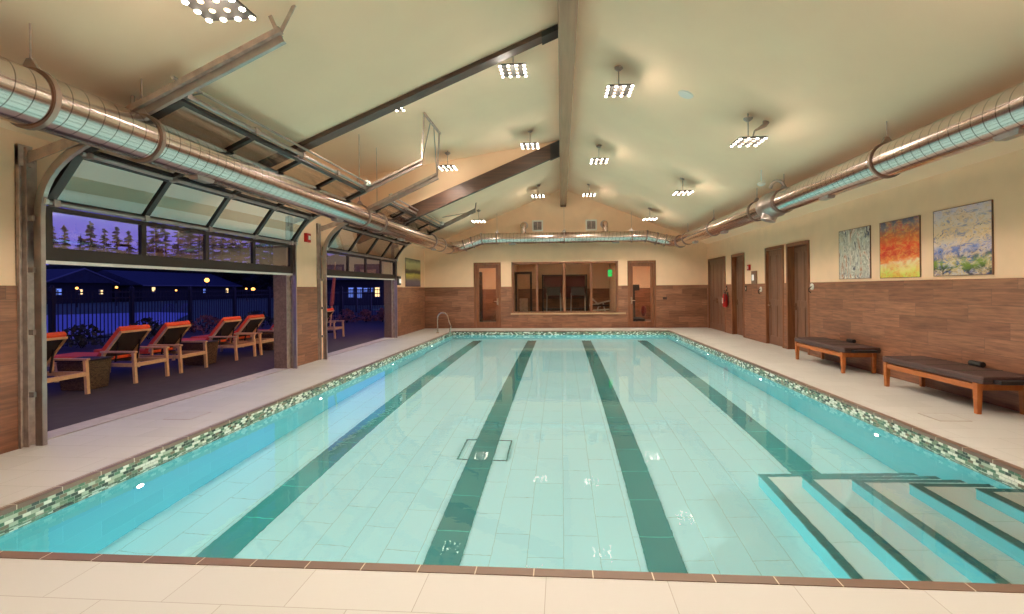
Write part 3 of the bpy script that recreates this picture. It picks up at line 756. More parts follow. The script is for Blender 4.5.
# ------------------------------------------------------------------ ceiling lights
def make_light():
    t=thing('led_ceiling_light','x','ceiling light',(0,0,0))
    q=MB(); q.lathe([(.065,0),(.065,-.02),(.03,-.05)],(0,0,0),16); q.build('canopy',M['steeld'],t)
    q=MB(); q.tube([(0,0,-.04),(0,0,-.33)],.008,6); q.build('stem',M['steeld'],t)
    q=MB(); q.box(-.2,.2,-.2,.2,-.36,-.335); q.build('panel',mat('lamp_panel_metal',(70,64,58),.5,.3),t,bevel=.008)
    for i in range(4):
        for j in range(4):
            ring_=i in (0,3) or j in (0,3)
            q=MB(); q.lathe([(.023,0),(.021,-.010),(.011,-.016)],((i-1.5)*.118,(j-1.5)*.118,-.36),8)
            q.build('bulb' if ring_ else 'centre_lens',M['bulb'] if ring_ else M['bulbdim'],t)
    return t
def fixture_light(loc):
    ld=bpy.data.lights.new('panel_lamp','SPOT'); ld.energy=LAMP; ld.color=(1,.89,.76); ld.shadow_soft_size=.08; ld.spot_size=math.radians(150); ld.spot_blend=.9
    ld.cycles.is_caustics_light=True; ld.cycles.use_multiple_importance_sampling=False
    lo=bpy.data.objects.new('panel_lamp',ld); C.objects.link(lo); lo.location=loc
    lp=bpy.data.lights.new('ceiling_fill','POINT'); lp.energy=CEIL_FILL; lp.color=(1,.87,.74); lp.shadow_soft_size=.1; lp.cycles.use_multiple_importance_sampling=False  # extra point light per panel, added to brighten the ceiling
    lq=bpy.data.objects.new('ceiling_fill',lp); C.objects.link(lq); lq.location=Vector(loc)-Vector((0,0,.12))
CEIL_FILL=10
LAMP=225
lights=[(-2.55,3.35,3.60,'square bulb panel light at the top left, nearest the big duct'),
 (-.69,7.1,4.745,'square bulb panel light just beyond the slim near rafter, left of the ridge beam'),
 (-2.80,7.66,4.50,'square bulb panel light low against the slim near rafter, well left of the ridge'),
 (-.68,10.8,4.72,'square bulb panel light just in front of the deep rafter, close to the ridge beam'),
 (-2.66,11.1,4.35,'square bulb panel light in front of the deep rafter beside the hanging track straps'),
 (-.73,15.5,4.49,'small far square bulb panel light by the gable, left of the ridge beam'),
 (-2.64,15.2,3.66,'small far square bulb panel light above the left duct bend'),
 (.90,7.3,4.465,'square bulb panel light nearest the camera on the right of the ridge beam'),
 (2.80,7.3,3.63,'square bulb panel light with a bent arm, nearest the camera toward the right duct'),
 (.907,11.2,4.44,'middle square bulb panel light of the row just right of the ridge beam'),
 (2.87,11.4,3.69,'middle square bulb panel light of the row nearer the right duct'),
 (.924,15.5,4.49,'small far square bulb panel light by the gable, right of the ridge beam'),
 (2.86,15.5,3.67,'small far square bulb panel light above the right duct bend'),
 (2.8,3.4,3.65,'square bulb panel light overhead on the right, out of the frame'),
 (-.7,3.4,4.45,'square bulb panel light overhead just left of the ridge, out of the frame'),
 (.9,3.4,4.45,'square bulb panel light overhead just right of the ridge, out of the frame'),
 (-2.6,-.6,3.6,'square bulb panel light behind the camera on the left'),
 (2.7,-.6,3.6,'square bulb panel light behind the camera on the right')]
proto=make_light()
for i,(x,y,z,lab) in enumerate(lights):
    o=proto if i==0 else copy_tree(proto)
    o.location=(x,y,z+.36); o['label']=lab; o['group']='square ceiling light panels'
    fixture_light((x,y,z-.04))
    side=SD if (x<0 and YA<y<YBm) else SL
    zc=roof(x,side)
    if zc-(z+.36)>.01:      # longer stem up to the slope
        q=MB(); q.tube([(x,y,z+.36),(x,y,zc)],.01,6); q.build('extension_stem',M['steeld'],o)
t=thing('ceiling_speaker','round flush white speaker in the right ceiling slope','speaker',(1.92,7.4,roof(1.92)))
nrm=Vector((-SL,0,-1)).normalized(); cc=Vector((1.92,7.4,roof(1.92)))
q=MB(); q.tube([cc,cc+nrm*.012],[.12,.11],24); q.build('grille',M['white'],t)
t=thing('lamp_arm','small bent conduit arm beside the panel light nearest the right duct','conduit',(3.0,7.4,roof(3.0)))
q=MB(); q.tube([(3.08,7.35,roof(3.08)),(3.06,7.35,roof(3.08)-.05),(2.9,7.32,3.8),(2.86,7.31,3.68)],[.05,.035,.012,.01],10); q.build('arm',M['steeld'],t,smooth=True)

# ------------------------------------------------------------------ paintings
def painting(y0,y1,z0,z1,m_,lab,x=XR,s=-1):
    t=thing('painting',lab,'painting',(x,(y0+y1)/2,z0))
    q=MB(); q.box(x+s*.002,x+s*.018,y0,y1,z0,z1); q.build('canvas',m_,t)
    q=MB(); 
    for a in ((y0-.008,y0,z0-.008,z1+.008),(y1,y1+.008,z0-.008,z1+.008),(y0,y1,z0-.008,z0),(y0,y1,z1,z1+.008)): q.box(x+s*.002,x+s*.02,*a)
    q.build('edge_frame',M['doorwood'],t)
def artmat(name,grad,cols,sc,amount,blobs,wob=.35):
    """painterly canvas: wobbling vertical gradient, palette patches and brush streaks"""
    m,nt,N,L,b=newmat(name)
    tc=N.new('ShaderNodeTexCoord')
    def noise(scale,vec=(1,1,1),det=6,dist=0,off=0):
        mp=N.new('ShaderNodeMapping'); mp.inputs['Scale'].default_value=vec; mp.inputs['Location'].default_value=(off,off,off); L.new(tc.outputs['Generated'],mp.inputs['Vector'])
        n=N.new('ShaderNodeTexNoise'); n.inputs['Scale'].default_value=scale; n.inputs['Detail'].default_value=det; n.inputs['Roughness'].default_value=.65; n.inputs['Distortion'].default_value=dist
        L.new(mp.outputs[0],n.inputs['Vector']); return n.outputs['Fac']
    def ramp(v,st):
        r=N.new('ShaderNodeValToRGB'); cr=r.color_ramp
        while len(cr.elements)<len(st): cr.elements.new(.5)
        for k,(p,c) in enumerate(st): cr.elements[k].position=p; cr.elements[k].color=lin(c)
        L.new(v,r.inputs['Fac']); return r.outputs['Color']
    def mix(f,a,b_):
        x=N.new('ShaderNodeMix'); x.data_type='RGBA'; L.new(f,x.inputs['Factor']); L.new(a,x.inputs['A']); L.new(b_,x.inputs['B']); return x.outputs['Result']
    sp=N.new('ShaderNodeSeparateXYZ'); L.new(tc.outputs['Generated'],sp.inputs[0])
    v=math_(N,L,'ADD',sp.outputs[2],math_(N,L,'MULTIPLY',math_(N,L,'SUBTRACT',noise(3.5,(1,1,1.6),6,.8),.5),wob*2))
    base=ramp(v,grad)
    pal=ramp(noise(sc[0],sc[1],7,1.2,3.1),cols)
    msk=math_(N,L,'MULTIPLY',math_(N,L,'SMOOTH_MIN',math_(N,L,'MAXIMUM',math_(N,L,'MULTIPLY',math_(N,L,'SUBTRACT',noise(4.5,(1,1,1.3),8,1.,7.7),.5-amount*.12),7),0),1,.1),amount)
    out=mix(msk,base,pal)
    for (w0,col,off) in blobs:
        f=math_(N,L,'MINIMUM',math_(N,L,'MAXIMUM',math_(N,L,'MULTIPLY',math_(N,L,'SUBTRACT',noise(6,(1,1.2,1.8),8,1.5,off),w0),12),0),1)
        cc=N.new('ShaderNodeRGB'); cc.outputs[0].default_value=lin(col); out=mix(f,out,cc.outputs[0])
    L.new(out,b.inputs['Base Color']); b.inputs['Roughness'].default_value=.55
    return m
A1=artmat('birch_abstract_paint',[(0,(80,72,96)),(.15,(196,188,170)),(.5,(214,206,188)),(.85,(206,190,160)),(1,(150,140,130))],[(.36,(52,44,72)),(.42,(232,226,212)),(.49,(150,138,122)),(.53,(240,234,220)),(.6,(186,120,84)),(.68,(80,68,86))],(2.3,(1,2.2,.8)),1.,[(.64,(62,52,84),1.3),(.67,(196,120,80),5.2)],.2)
A2=artmat('fiery_abstract_paint',[(0,(196,206,70)),(.14,(226,210,120)),(.27,(232,206,160)),(.33,(226,120,50)),(.4,(190,24,14)),(.56,(226,60,20)),(.68,(206,96,40)),(.78,(150,90,70)),(.9,(110,106,118)),(1,(84,80,98))],[(.3,(206,30,14)),(.45,(232,110,40)),(.55,(236,176,80)),(.7,(150,60,40))],(4,(1,1.3,3)),.55,[(.63,(236,196,110),2.2),(.68,(120,90,90),9.1)],.16)
A3=artmat('meadow_abstract_paint',[(0,(34,22,56)),(.08,(40,62,22)),(.2,(120,146,36)),(.3,(56,72,120)),(.4,(120,136,200)),(.48,(226,206,190)),(.62,(232,196,150)),(.82,(232,212,206)),(1,(214,196,210))],[(.32,(60,76,176)),(.42,(236,214,206)),(.52,(240,196,130)),(.6,(80,104,190)),(.72,(120,140,40))],(4,(1,1.3,2.6)),.7,[(.6,(44,30,96),2.9),(.63,(232,160,70),6.4),(.64,(34,46,26),12.3)],.14)
A4=rampmat('striped_landscape_paint',[(0,(70,56,70)),(.2,(86,70,80)),(.34,(160,140,60)),(.42,(190,172,80)),(.5,(70,60,50)),(.58,(96,84,60)),(.66,(188,176,120)),(.84,(206,196,140)),(1,(80,70,50))],(1,.6,1),4,4,dist=.6,gw=.8)
painting(8.54,9.44,1.605,2.50,A1,'pale grey abstract painting with upright streaks, leftmost of the three on the right wall')
painting(7.41,8.28,1.60,2.50,A2,'red and orange abstract painting, middle one of the three on the right wall')
painting(6.23,7.14,1.605,2.51,A3,'cream abstract painting with green and blue base, rightmost of the three')
painting(15.45,17.1,1.58,2.53,A4,'banded yellow and grey landscape painting on the left wall near the corner',XL,1)

# ------------------------------------------------------------------ small wall fittings
def fitting(name,lab,cat,parts,loc):
    t=thing(name,lab,cat,loc)
    for pn,m_,bx in parts:
        q=MB(); 
        for b_ in bx: q.box(*b_)
        q.build(pn,m_,t,bevel=.004)
    return t
fitting('fire_strobe','small red fire alarm horn high on the right wall between the doors','fire alarm',[('housing',M['red'],[(XR-.05,XR,13.72,13.86,1.93,2.09)]),('lens',M['white'],[(XR-.07,XR-.05,13.76,13.82,1.97,2.05)])],(XR,13.79,1.93))
fitting('fire_strobe','small red fire alarm horn on the wall pier between the garage doors','fire alarm',[('housing',M['red'],[(XL,XL+.06,9.24,9.40,2.46,2.64)]),('lens',M['white'],[(XL+.06,XL+.08,9.29,9.35,2.51,2.59)])],(XL,9.32,2.46))
fitting('wall_sign','dark framed notice with a bright white centre on the right wall','sign',[('backing',M['doorwood'],[(XR-.03,XR,13.28,13.62,1.55,1.90)]),('bright_face',M['strobe'],[(XR-.04,XR-.03,13.44,13.56,1.64,1.80)])],(XR,13.45,1.55))
fitting('exit_light','small dark wall light with a bright lens beside the far garage door','wall light',[('housing',M['black'],[(XL,XL+.06,14.62,14.86,1.62,1.90)]),('lens',M['strobe'],[(XL+.06,XL+.09,14.68,14.80,1.68,1.82)])],(XL,14.74,1.6))
for y,z,lab in ((15.62,1.42,'small black switch plate left of the second door on the right wall'),(14.02,1.42,'small black switch plate just right of the narrow second door on the right wall')):
    fitting('switch_plate',lab,'switch',[('plate',M['black'],[(XR-.03,XR-.02,y-.05,y+.05,z-.08,z+.08)]),('rocker',M['white'],[(XR-.036,XR-.03,y-.012,y+.012,z-.03,z+.03)])],(XR-.02,y,z-.08))
fitting('wall_socket','small black outlet box on the back wall wainscot right of the glazed door','outlet',[('plate',M['black'],[(3.70,3.84,YB-.035,YB-.02,1.03,1.12)]),('cover',M['sling'],[(3.72,3.82,YB-.04,YB-.035,1.045,1.105)])],(3.77,YB-.02,1.03))
for y,z,lab in ((13.0,1.36,'round white coat hook left of the third wooden door on the right wall'),(10.42,1.42,'round white coat hook just right of the nearest wooden door')):
    t=thing('wall_hook',lab,'hook',(XR-.02,y,z))
    q=MB(); q.lathe([(.07,0),(.07,-.012),(.05,-.02)],(XR-.02,y,z+.04),18,'x'); q.build('backplate',M['white'],t)
    q=MB(); q.tube([(XR-.03,y,z+.05),(XR-.09,y,z),(XR-.09,y,z-.05),(XR-.05,y,z-.08)],.012,8); q.build('hook_arm',M['black'],t)
t=thing('fire_extinguisher','red fire extinguisher hung between the first two doors of the right wall','fire extinguisher',(XR-.12,15.5,.8))
q=MB(); q.lathe([(.02,.0),(.075,.02),(.08,.08),(.08,.34),(.06,.41),(.025,.44)],(XR-.115,15.5,.82),18); q.build('cylinder',M['red'],t,smooth=True)
q=MB(); q.lathe([(.02,0),(.02,.05)],(XR-.115,15.5,1.26),10); q.bar((XR-.115,15.44,1.33),(XR-.115,15.58,1.35),.02,.02); q.build('valve',M['black'],t)
q=MB(); q.tube([(XR-.115,15.45,1.30),(XR-.16,15.38,1.22),(XR-.17,15.38,1.0)],.012,8); q.build('hose',M['black'],t)
q=MB(); q.box(XR-.198,XR-.19,15.46,15.54,.95,1.12); q.build('label_plate',M['white'],t)
q=MB(); q.box(XR-.04,XR-.02,15.47,15.53,.9,1.3); q.build('bracket',M['black'],t)

# ------------------------------------------------------------------ indoor loungers
def lounger(y0,y1,lab):
    t=thing('wooden_lounger',lab,'sun lounger',(5.0,(y0+y1)/2,0),group='wooden loungers along the right wall')
    xa,xb=4.70,5.26; l0,l1=y0+.12,y1-.03
    for x in (xa+.035,xb-.035):
        for y in (l0,l1):
            q=MB(); w0,w1=.024,.034
            q.hexa([(x-w0,y-w0,0),(x+w0,y-w0,0),(x+w0,y+w0,0),(x-w0,y+w0,0),(x-w1,y-w1,.37),(x+w1,y-w1,.37),(x+w1,y+w1,.37),(x-w1,y+w1,.37)]); q.build('leg',M['teak'],t,bevel=.004)
    for x in (xa+.035,xb-.035):
        q=MB(); q.box(x-.02,x+.02,l0-.03,l1+.03,.27,.34); q.build('side_rail',M['teak'],t,bevel=.004)
    for y in (l0,l1):
        q=MB(); q.box(xa+.05,xb-.05,y-.02,y+.02,.27,.35); q.build('end_rail',M['teak'],t,bevel=.004)
    q=MB(); q.box(xa-.01,xb+.01,y0,y1,.355,.445)
    s_=q.build('mattress',M['sling'],t,bevel=.018)
    q=MB(); q.box(xa-.012,xb+.012,y0-.004,y1+.004,.392,.402); q.build('piping',M['mesh'],s_)
    for k in range(1,4):
        q=MB(); y=y0+(y1-y0)*k/4; q.box(xa+.0,xb-.0,y-.008,y+.008,.444,.449); q.build('seam',M['mesh'],s_)
    q=MB(); q.tube([(xb-.05,y0+.62,.48),(xb-.05,y0+.80,.48)],.035,10); q.build('head_roll',M['black'],t)
    q=MB(); q.box(xa+.1,xb-.1,y0-.10,y0+.02,.37,.41); q.build('pull_out_tray',M['black'],t,bevel=.006)
lounger(8.26,9.97,'low teak lounger with dark brown mattress on the right, farther from the camera')
lounger(5.66,7.33,'low teak lounger with dark brown mattress on the right, nearer the camera')

# ------------------------------------------------------------------ outside: terrace, loungers, fence, houses, trees
q=MB(); q.box(-14.6,XO-.02,-2,34,-.15,-.03); tag(q.build('floor',M['patio']),kind='structure')
q=MB(); q.box(-260,-14.6,-60,260,-.25,-.06); tag(q.build('lawn_ground',M['grass']),'dark lawn beyond the fence at dusk','lawn',kind='stuff')
M['pond']=mat('outdoor_pool_blue',(150,165,205),.6,0,bump=.05,nscale=2)  # even pale blue matte surface of the outdoor pool
q=MB()
P_=[(-15.6,12.6),(-16.6,16.4),(-19.4,22.4),(-26,31.6),(-30,33.2),(-35,29.4),(-41,26),(-32,17),(-22,11.5)]
q.prism(P_,'z',-.07,-.03); tag(q.build('outdoor_pool',M['pond']),'pale blue outdoor pool beyond the iron fence','swimming pool')

def out_lounger():
    t=thing('terrace_lounger','x','sun lounger',(0,0,0))
    # origin: middle of the two head-end legs, body runs towards -x
    hw=.31
    for s in (-1,1):
        q=MB(); q.bar((0,s*hw,0),(-.03,s*hw,.52),.045,.045); q.build('leg',M['tan'],t)
        q=MB(); q.bar((-1.45,s*hw,0),(-1.42,s*hw,.34),.045,.045); q.build('leg',M['tan'],t)
        q=MB(); q.box(-.62,.02,s*hw-.03,s*hw+.03,.50,.53); q.bar((-.58,s*hw,.32),(-.58,s*hw,.51),.04,.04); q.build('armrest',M['tan'],t,bevel=.006)
        q=MB(); q.box(-1.75,-.02,s*hw-.02,s*hw+.02,.27,.33); q.build('side_rail',M['tan'],t)
    q=MB(); q.box(-.05,0,-hw,hw,.27,.33); q.build('end_rail',M['tan'],t); q=MB(); q.box(-1.75,-1.70,-hw,hw,.27,.33); q.build('end_rail',M['tan'],t)
    q=MB(); q.box(-1.74,-.62,-hw+.03,hw-.03,.335,.345); q.build('seat_sling',M['mesh'],t)
    A=Vector((-.70,0,.36)); B=Vector((-.30,0,.84)); d=(B-A).normalized(); n=Vector((-d.z,0,d.x))
    q=MB()
    for s in (-1,1): q.bar(A+Vector((0,s*.27,0)),B+Vector((0,s*.27,0)),.035,.03,(0,1,0))
    q.bar(B+Vector((0,-.285,0)),B+Vector((0,.285,0)),.03,.035); q.build('backrest_frame',M['tan'],t)
    q=MB(); q.hexa([A+Vector((0,-.26,0)),A+Vector((0,.26,0)),B+Vector((0,.26,0)),B+Vector((0,-.26,0))]+[p+n*.012 for p in (A+Vector((0,-.26,0)),A+Vector((0,.26,0)),B+Vector((0,.26,0)),B+Vector((0,-.26,0)))]); q.build('backrest_sling',M['mesh'],t)
    q=MB(); q.hexa([p+n*.02 for p in (A+Vector((0,-.29,0)),A+Vector((0,.29,0)),B+d*.04+Vector((0,.29,0)),B+d*.04+Vector((0,-.29,0)))]+[p+n*.09 for p in (A+Vector((0,-.29,0)),A+Vector((0,.29,0)),B+d*.06+Vector((0,.29,0)),B+d*.06+Vector((0,-.29,0)))]); 
    q.build('back_cushion',M['orange'],t,bevel=.02)
    q=MB(); q.box(-1.78,-.66,-.29,.29,.35,.43); q.build('seat_cushion',M['orange'],t,bevel=.02)
    for s in (-.2,.2):
        q=MB(); q.bar((-.48,s,.33),(-.42,s,.68),.02,.02); q.build('prop',M['black'],t)
    return t
ol=out_lounger()
spots=[(6.26,'orange cushioned lounger cut off by the left garage door track'),
 (7.68,'orange cushioned lounger right of the nearest wicker table on the terrace'),
 (8.62,'orange cushioned lounger, third from the left through the nearer garage door'),
 (10.15,'orange cushioned lounger, fourth from the left, beyond the second wicker table'),
 (11.0,'orange cushioned lounger, fifth from the left, partly behind the door jamb pillar'),
 (12.4,'orange cushioned lounger mostly hidden by the wall pier'),
 (14.6,'orange cushioned lounger seen through the farther garage door')]
for i,(y,lab) in enumerate(spots):
    o=ol if i==0 else copy_tree(ol)
    o.location=(-7.03+random.uniform(-.02,.02),y,-.03); o.rotation_euler=(0,0,random.uniform(-.03,.03)); o['label']=lab; o['group']='orange loungers on the terrace'
def wicker_table(y,lab):
    t=thing('wicker_table',lab,'side table',(-7.5,y,-.03),group='wicker side tables between the loungers')
    q=MB(); q.hexa([(-7.7,y-.19,-.03),(-7.28,y-.19,-.03),(-7.28,y+.19,-.03),(-7.7,y+.19,-.03),(-7.74,y-.22,.42),(-7.24,y-.22,.42),(-7.24,y+.22,.42),(-7.74,y+.22,.42)]); q.build('woven_body',M['wicker'],t,bevel=.02)
    q=MB(); q.box(-7.75,-7.23,y-.23,y+.23,.42,.44); q.build('table_top',M['mesh'],t,bevel=.005)
wicker_table(6.96,'wicker side table between the two leftmost terrace loungers'); wicker_table(9.35,'wicker side table between the third and fourth terrace loungers'); wicker_table(11.7,'wicker side table beyond the fifth terrace lounger')

for y,lab in ((3.55,'added unseen wall lamp brightening the terrace, near the closer end of the first garage door'),(9.27,'added unseen wall lamp brightening the terrace, on the pier between the garage doors'),(15.0,'added unseen wall lamp brightening the terrace beyond the second garage door')):  # lamps added out of view to brighten the terrace loungers
    t=thing('added_lantern',lab,'wall lamp',(XO,y,2.25),group='added terrace fill lamps')
    q=MB(); q.box(XO-.03,XO,y-.06,y+.06,2.2,2.5); q.build('backplate',M['iron'],t)
    q=MB(); q.box(XO-.2,XO-.03,y-.07,y+.07,2.46,2.49); q.build('cap',M['iron'],t)
    q=MB(); q.box(XO-.18,XO-.05,y-.055,y+.055,2.24,2.45); q.build('lens',emis('added_lantern_glass_%d'%int(y),(255,190,120),220),t)
# closed umbrella seen through the far door
t=thing('closed_umbrella','closed rust red umbrella leaning on its pole beyond the farther garage door','umbrella',(-8.3,16.5,-.03))
q=MB(); q.tube([(-8.3,16.5,-.03),(-8.12,16.6,2.5)],.025,8); q.build('pole',M['tan'],t)
M['rust']=mat('rust_canvas',(150,84,78),.85,noise=.1)
q=MB(); q.tube([(-8.25,16.53,.9),(-8.24,16.54,1.0),(-8.16,16.58,1.9),(-8.13,16.6,2.42)],[.04,.075,.05,.025],9); q.build('folded_canopy',M['rust'],t)
q=MB(); q.lathe([(.24,0),(.24,.05),(.05,.09)],(-8.3,16.5,-.03),16); q.build('base',M['iron'],t)

# fence
FX=-13.8
fence=thing('iron_fence','black iron picket fence along the far side of the terrace','fence',(FX,20,-.03))
for k in range(16):
    y=-3.0+2.4*k+.55
    q=MB(); q.box(FX-.05,FX+.05,y-.05,y+.05,-.03,1.62); q.lathe([(.05,0),(.03,.05),(.001,.08)],(FX,y,1.62),8); q.build('fence_post',M['iron'],fence)
for z in (.12,1.30,1.48):
    q=MB(); q.box(FX-.018,FX+.018,-2.45,33.55,z-.018,z+.018); q.build('rail',M['iron'],fence)
q=MB(); y=-2.3
while y<33.5:
    q.box(FX-.009,FX+.009,y-.009,y+.009,-.03,1.55); y+=.12
o=q.build('pickets',M['iron'],fence); o['kind']='stuff'

cf=thing('iron_fence','short run of black iron fence crossing the far end of the terrace','fence',(-9.5,22.5,-.03))
for k in range(4):
    x=-13.3+2.6*k
    q=MB(); q.box(x-.05,x+.05,22.45,22.55,-.03,1.62); q.lathe([(.05,0),(.03,.05),(.001,.08)],(x,22.5,1.62),8); q.build('fence_post',M['iron'],cf)
for z in (.12,1.30,1.48):
    q=MB(); q.box(-13.7,-5.45,22.482,22.518,z-.018,z+.018); q.build('rail',M['iron'],cf)
for k in range(67):
    x=-13.6+.12*k
    q=MB(); q.box(x-.009,x+.009,22.491,22.509,-.03,1.55); q.build('picket',M['iron'],cf)
# shrubs
def shrub(x,y,r,h,m_,lab,n=150):
    t=thing('shrub',lab,'shrub',(x,y,-.06),group='low shrubs in front of the fence')
    q=MB()
    for k in range(n):
        a=random.uniform(0,2*PI); e=math.sqrt(random.random()); zz=random.random()
        rr=r*e*math.sqrt(max(.05,1-(zz*1.0)**2)); p=Vector((x+rr*math.cos(a),y+rr*math.sin(a),h*zz+.03))
        d=Vector((random.gauss(0,1),random.gauss(0,1),random.gauss(0,1))).normalized(); u=d.orthogonal().normalized()
        s=random.uniform(.05,.1)
        q.face([p-d*s,p+u*s*.6,p+d*s,p-u*s*.6])
    q.build('foliage',m_,t)
    q=MB(); 
    for k in range(4):
        a=k*1.6; q.tube([(x,y,-.06),(x+r*.4*math.cos(a),y+r*.4*math.sin(a),h*.6)],.012,5)
    q.build('stem',M['bark'],t)
sh=[(-12.9,10.0,.55,.5,'leaf','low dark shrub at the fence behind the leftmost lounger'),(-13.0,12.0,.6,.55,'leaf','low dark shrub at the fence behind the second lounger'),
 (-13.1,14.2,.6,.6,'leaf','low dark shrub at the fence behind the third lounger'),(-12.9,16.4,.7,.55,'flower','bronze leaved shrub at the fence behind the fourth lounger'),
 (-12.6,18.8,.7,.6,'leaf','low dark shrub at the fence behind the door jamb pillar'),
 (-10.6,20.6,.45,.5,'flower','bronze leaved shrub farthest left of the row along the cross fence'),(-9.9,21.3,.45,.55,'flower','bronze leaved shrub, second along the cross fence'),
 (-9.2,21.8,.42,.5,'flower','bronze leaved shrub, third along the cross fence'),(-8.4,21.8,.42,.55,'flower','bronze leaved shrub, fourth along the cross fence'),(-7.5,21.8,.4,.45,'flower','bronze leaved shrub nearest the building along the cross fence')]
for a in sh: shrub(*a[:4],M[a[4]],a[5])

# water play hoops
for x,y,lab in ((-29,33.2,'pale arched hoop left of its twin beyond the outdoor pool'),(-27.9,33.6,'pale arched hoop right of its twin beyond the outdoor pool')):
    t=thing('play_hoop',lab,'play equipment',(x,y,0))
    for s in (-.15,0,.15):
        q=MB(); q.tube([(x+s,y+.42*math.cos(PI*k/12),-.06+.62*math.sin(PI*k/12)) for k in range(13)],.03,8); q.build('arch',M['housetrim'],t)

# houses
def house(x,y,wx,wy,hw,hr,lab,axis='y',lit=()):
    t=thing('house',lab,'house',(x,y,-.06))
    q=MB(); q.box(x-wx/2,x+wx/2,y-wy/2,y+wy/2,-.06,hw); q.build('walls',M['siding'],t)
    q=MB(); e=.6
    if axis=='y':   # ridge along y
        q.prism([(x-wx/2-e,hw-.15),(x+wx/2+e,hw-.15),(x,hw+hr)],'y',y-wy/2-e,y+wy/2+e)
    else:
        q.prism([(y-wy/2-e,hw-.15),(y+wy/2+e,hw-.15),(y,hw+hr)],'x',x-wx/2-e,x+wx/2+e)
    q.build('roof',M['roof'],t)
    q=MB(); 
    if axis=='x':
        X=x+wx/2+e+.05; q.bar((X,y-wy/2-e,hw-.15),(X,y,hw+hr),.15,.18,(1,0,0)); q.bar((X,y+wy/2+e,hw-.15),(X,y,hw+hr),.15,.18,(1,0,0))
    else: q.box(x+wx/2+e,x+wx/2+e+.12,y-wy/2-e,y+wy/2+e,hw-.3,hw-.12)
    q.build('roof_trim',M['housetrim'],t)
    for (dy,z0,w_,h_,m_) in lit:
        q=MB(); X=x+wx/2; q.box(X,X+.06,y+dy-w_/2-.1,y+dy+w_/2+.1,z0-.1,z0+h_+.1); f=q.build('window_frame',M['housetrim'],t)
        q=MB(); q.box(X+.06,X+.08,y+dy-w_/2,y+dy+w_/2,z0,z0+h_); q.build('pane',M[m_],f)
house(-75,63.6,12,9.6,3.0,1.9,'low house with a pale gable edge, leftmost beyond the outdoor pool','x',[(-3,1.2,.6,.8,'winblue'),(0,1.2,.4,.7,'winlit'),(3,1.2,.5,.6,'winlit')])
house(-72,81.5,12,22,2.7,2.3,'long low house with a broad blue roof right of the gabled house','y',[(-9,1.4,.6,.8,'winlit'),(2,1.2,.5,.7,'winblue'),(8,1.2,.6,.8,'winlit')])
house(-66,116,12,30,3.1,3.2,'long dark roofed house behind the street lamp','y',[(-9,1.3,.7,.9,'winlit'),(-5,1.3,1.1,1.1,'winlit'),(6,1.3,.5,.7,'winblue')])
house(-52,138,14,24,3.4,3.6,'dark house right of the street lamp','x',[(-4,1.4,1.2,1.2,'winlit'),(5,1.4,1.,1.2,'winblue')])
t=thing('lodge','dark low lodge with a row of small lit windows through the farther garage door','house',(-20,50,-.06))
q=MB(); q.box(-27,-12,46,55,-.06,2.6); q.build('walls',M['siding'],t)
q=MB(); q.prism([(45.2,2.5),(55.8,2.5),(50.5,5.2)],'x',-27.8,-11.2); q.build('roof',M['roof'],t)
for px_,w_,z0,z1,m_ in ((-20.9,.5,.75,1.7,'winblue'),(-20.05,.5,.7,1.7,'winblue'),(-19.4,.36,1.3,1.65,'winblue'),(-18.85,.36,1.3,1.65,'winblue'),(-18.2,.45,.8,1.7,'winlit')):
    q=MB(); q.box(px_-w_/2-.06,px_+w_/2+.06,45.95,46,z0-.06,z1+.06); f=q.build('window_frame',M['housetrim'],t)
    q=MB(); q.box(px_-w_/2,px_+w_/2,45.93,45.95,z0,z1); q.build('pane',M[m_],f)
t=thing('street_lamp','glowing orange street lamp in front of the far dark roofs','street lamp',(-50,63.8,-.06))
q=MB(); q.tube([(-50,63.8,-.06),(-50,63.8,2.8)],.07,8); q.build('pole',M['iron'],t)
q=MB(); q.ball((-50,63.8,3.05),.3,12,8); q.build('globe',M['lampglow'],t,smooth=True)
for x,y,z,r_,lab in ((-50,45.7,1.8,.13,'small white garden lamp, leftmost of the far lamps'),(-50,50.1,1.9,.13,'small white garden lamp, second from the left of the far lamps'),(-50,58.4,1.5,.13,'small white garden lamp just left of the glowing street lamp'),(-50,73.9,1.6,.3,'large warm garden lamp near the right end of the far houses'),(-50,72.2,1.7,.14,'small warm garden lamp just left of the large warm one')):
    t=thing('garden_lamp',lab,'lamp',(x,y,-.06))
    q=MB(); q.tube([(x,y,-.06),(x,y,z)],.06,8); q.build('pole',M['iron'],t)
    q=MB(); q.ball((x,y,z+.12),r_,10,6); q.build('globe',M['lampglow'],t,smooth=True)

# conifers
def conifer(x,y,h,lab):
    t=thing('conifer_tree',lab,'tree',(x,y,-.06),group='tall conifers behind the houses')
    q=MB(); q.tube([(x,y,-.06),(x+random.uniform(-.3,.3),y,h*.5),(x,y,h)],[.35,.22,.04],7); q.build('trunk',M['bark'],t)
    q=MB(); nl=int(h*1.7)
    for k in range(nl):
        f=.14+.86*k/nl; z=h*f; R=(1-f)**.7*h*.17+.3
        for j in range(8):
            if random.random()<.3: continue
            a=random.uniform(0,2*PI); rr=R*random.uniform(.6,1.1)
            d=Vector((math.cos(a),math.sin(a),random.uniform(-.3,.15))); p=Vector((x,y,z+random.uniform(-.3,.3)))
            s=Vector((-math.sin(a),math.cos(a),0))
            for m in range(3):
                c0=p+d*rr*(.25+.28*m); w_=.3*(1.2-.25*m)
                q.face([c0-s*w_,c0+d*rr*.22,c0+s*w_,c0-d*rr*.2])
                q.face([c0+Vector((0,0,w_*.8)),c0+d*rr*.25,c0-Vector((0,0,w_*.7)),c0-d*rr*.2])
    q.build('branches',M['needle'],t)
tl=[]
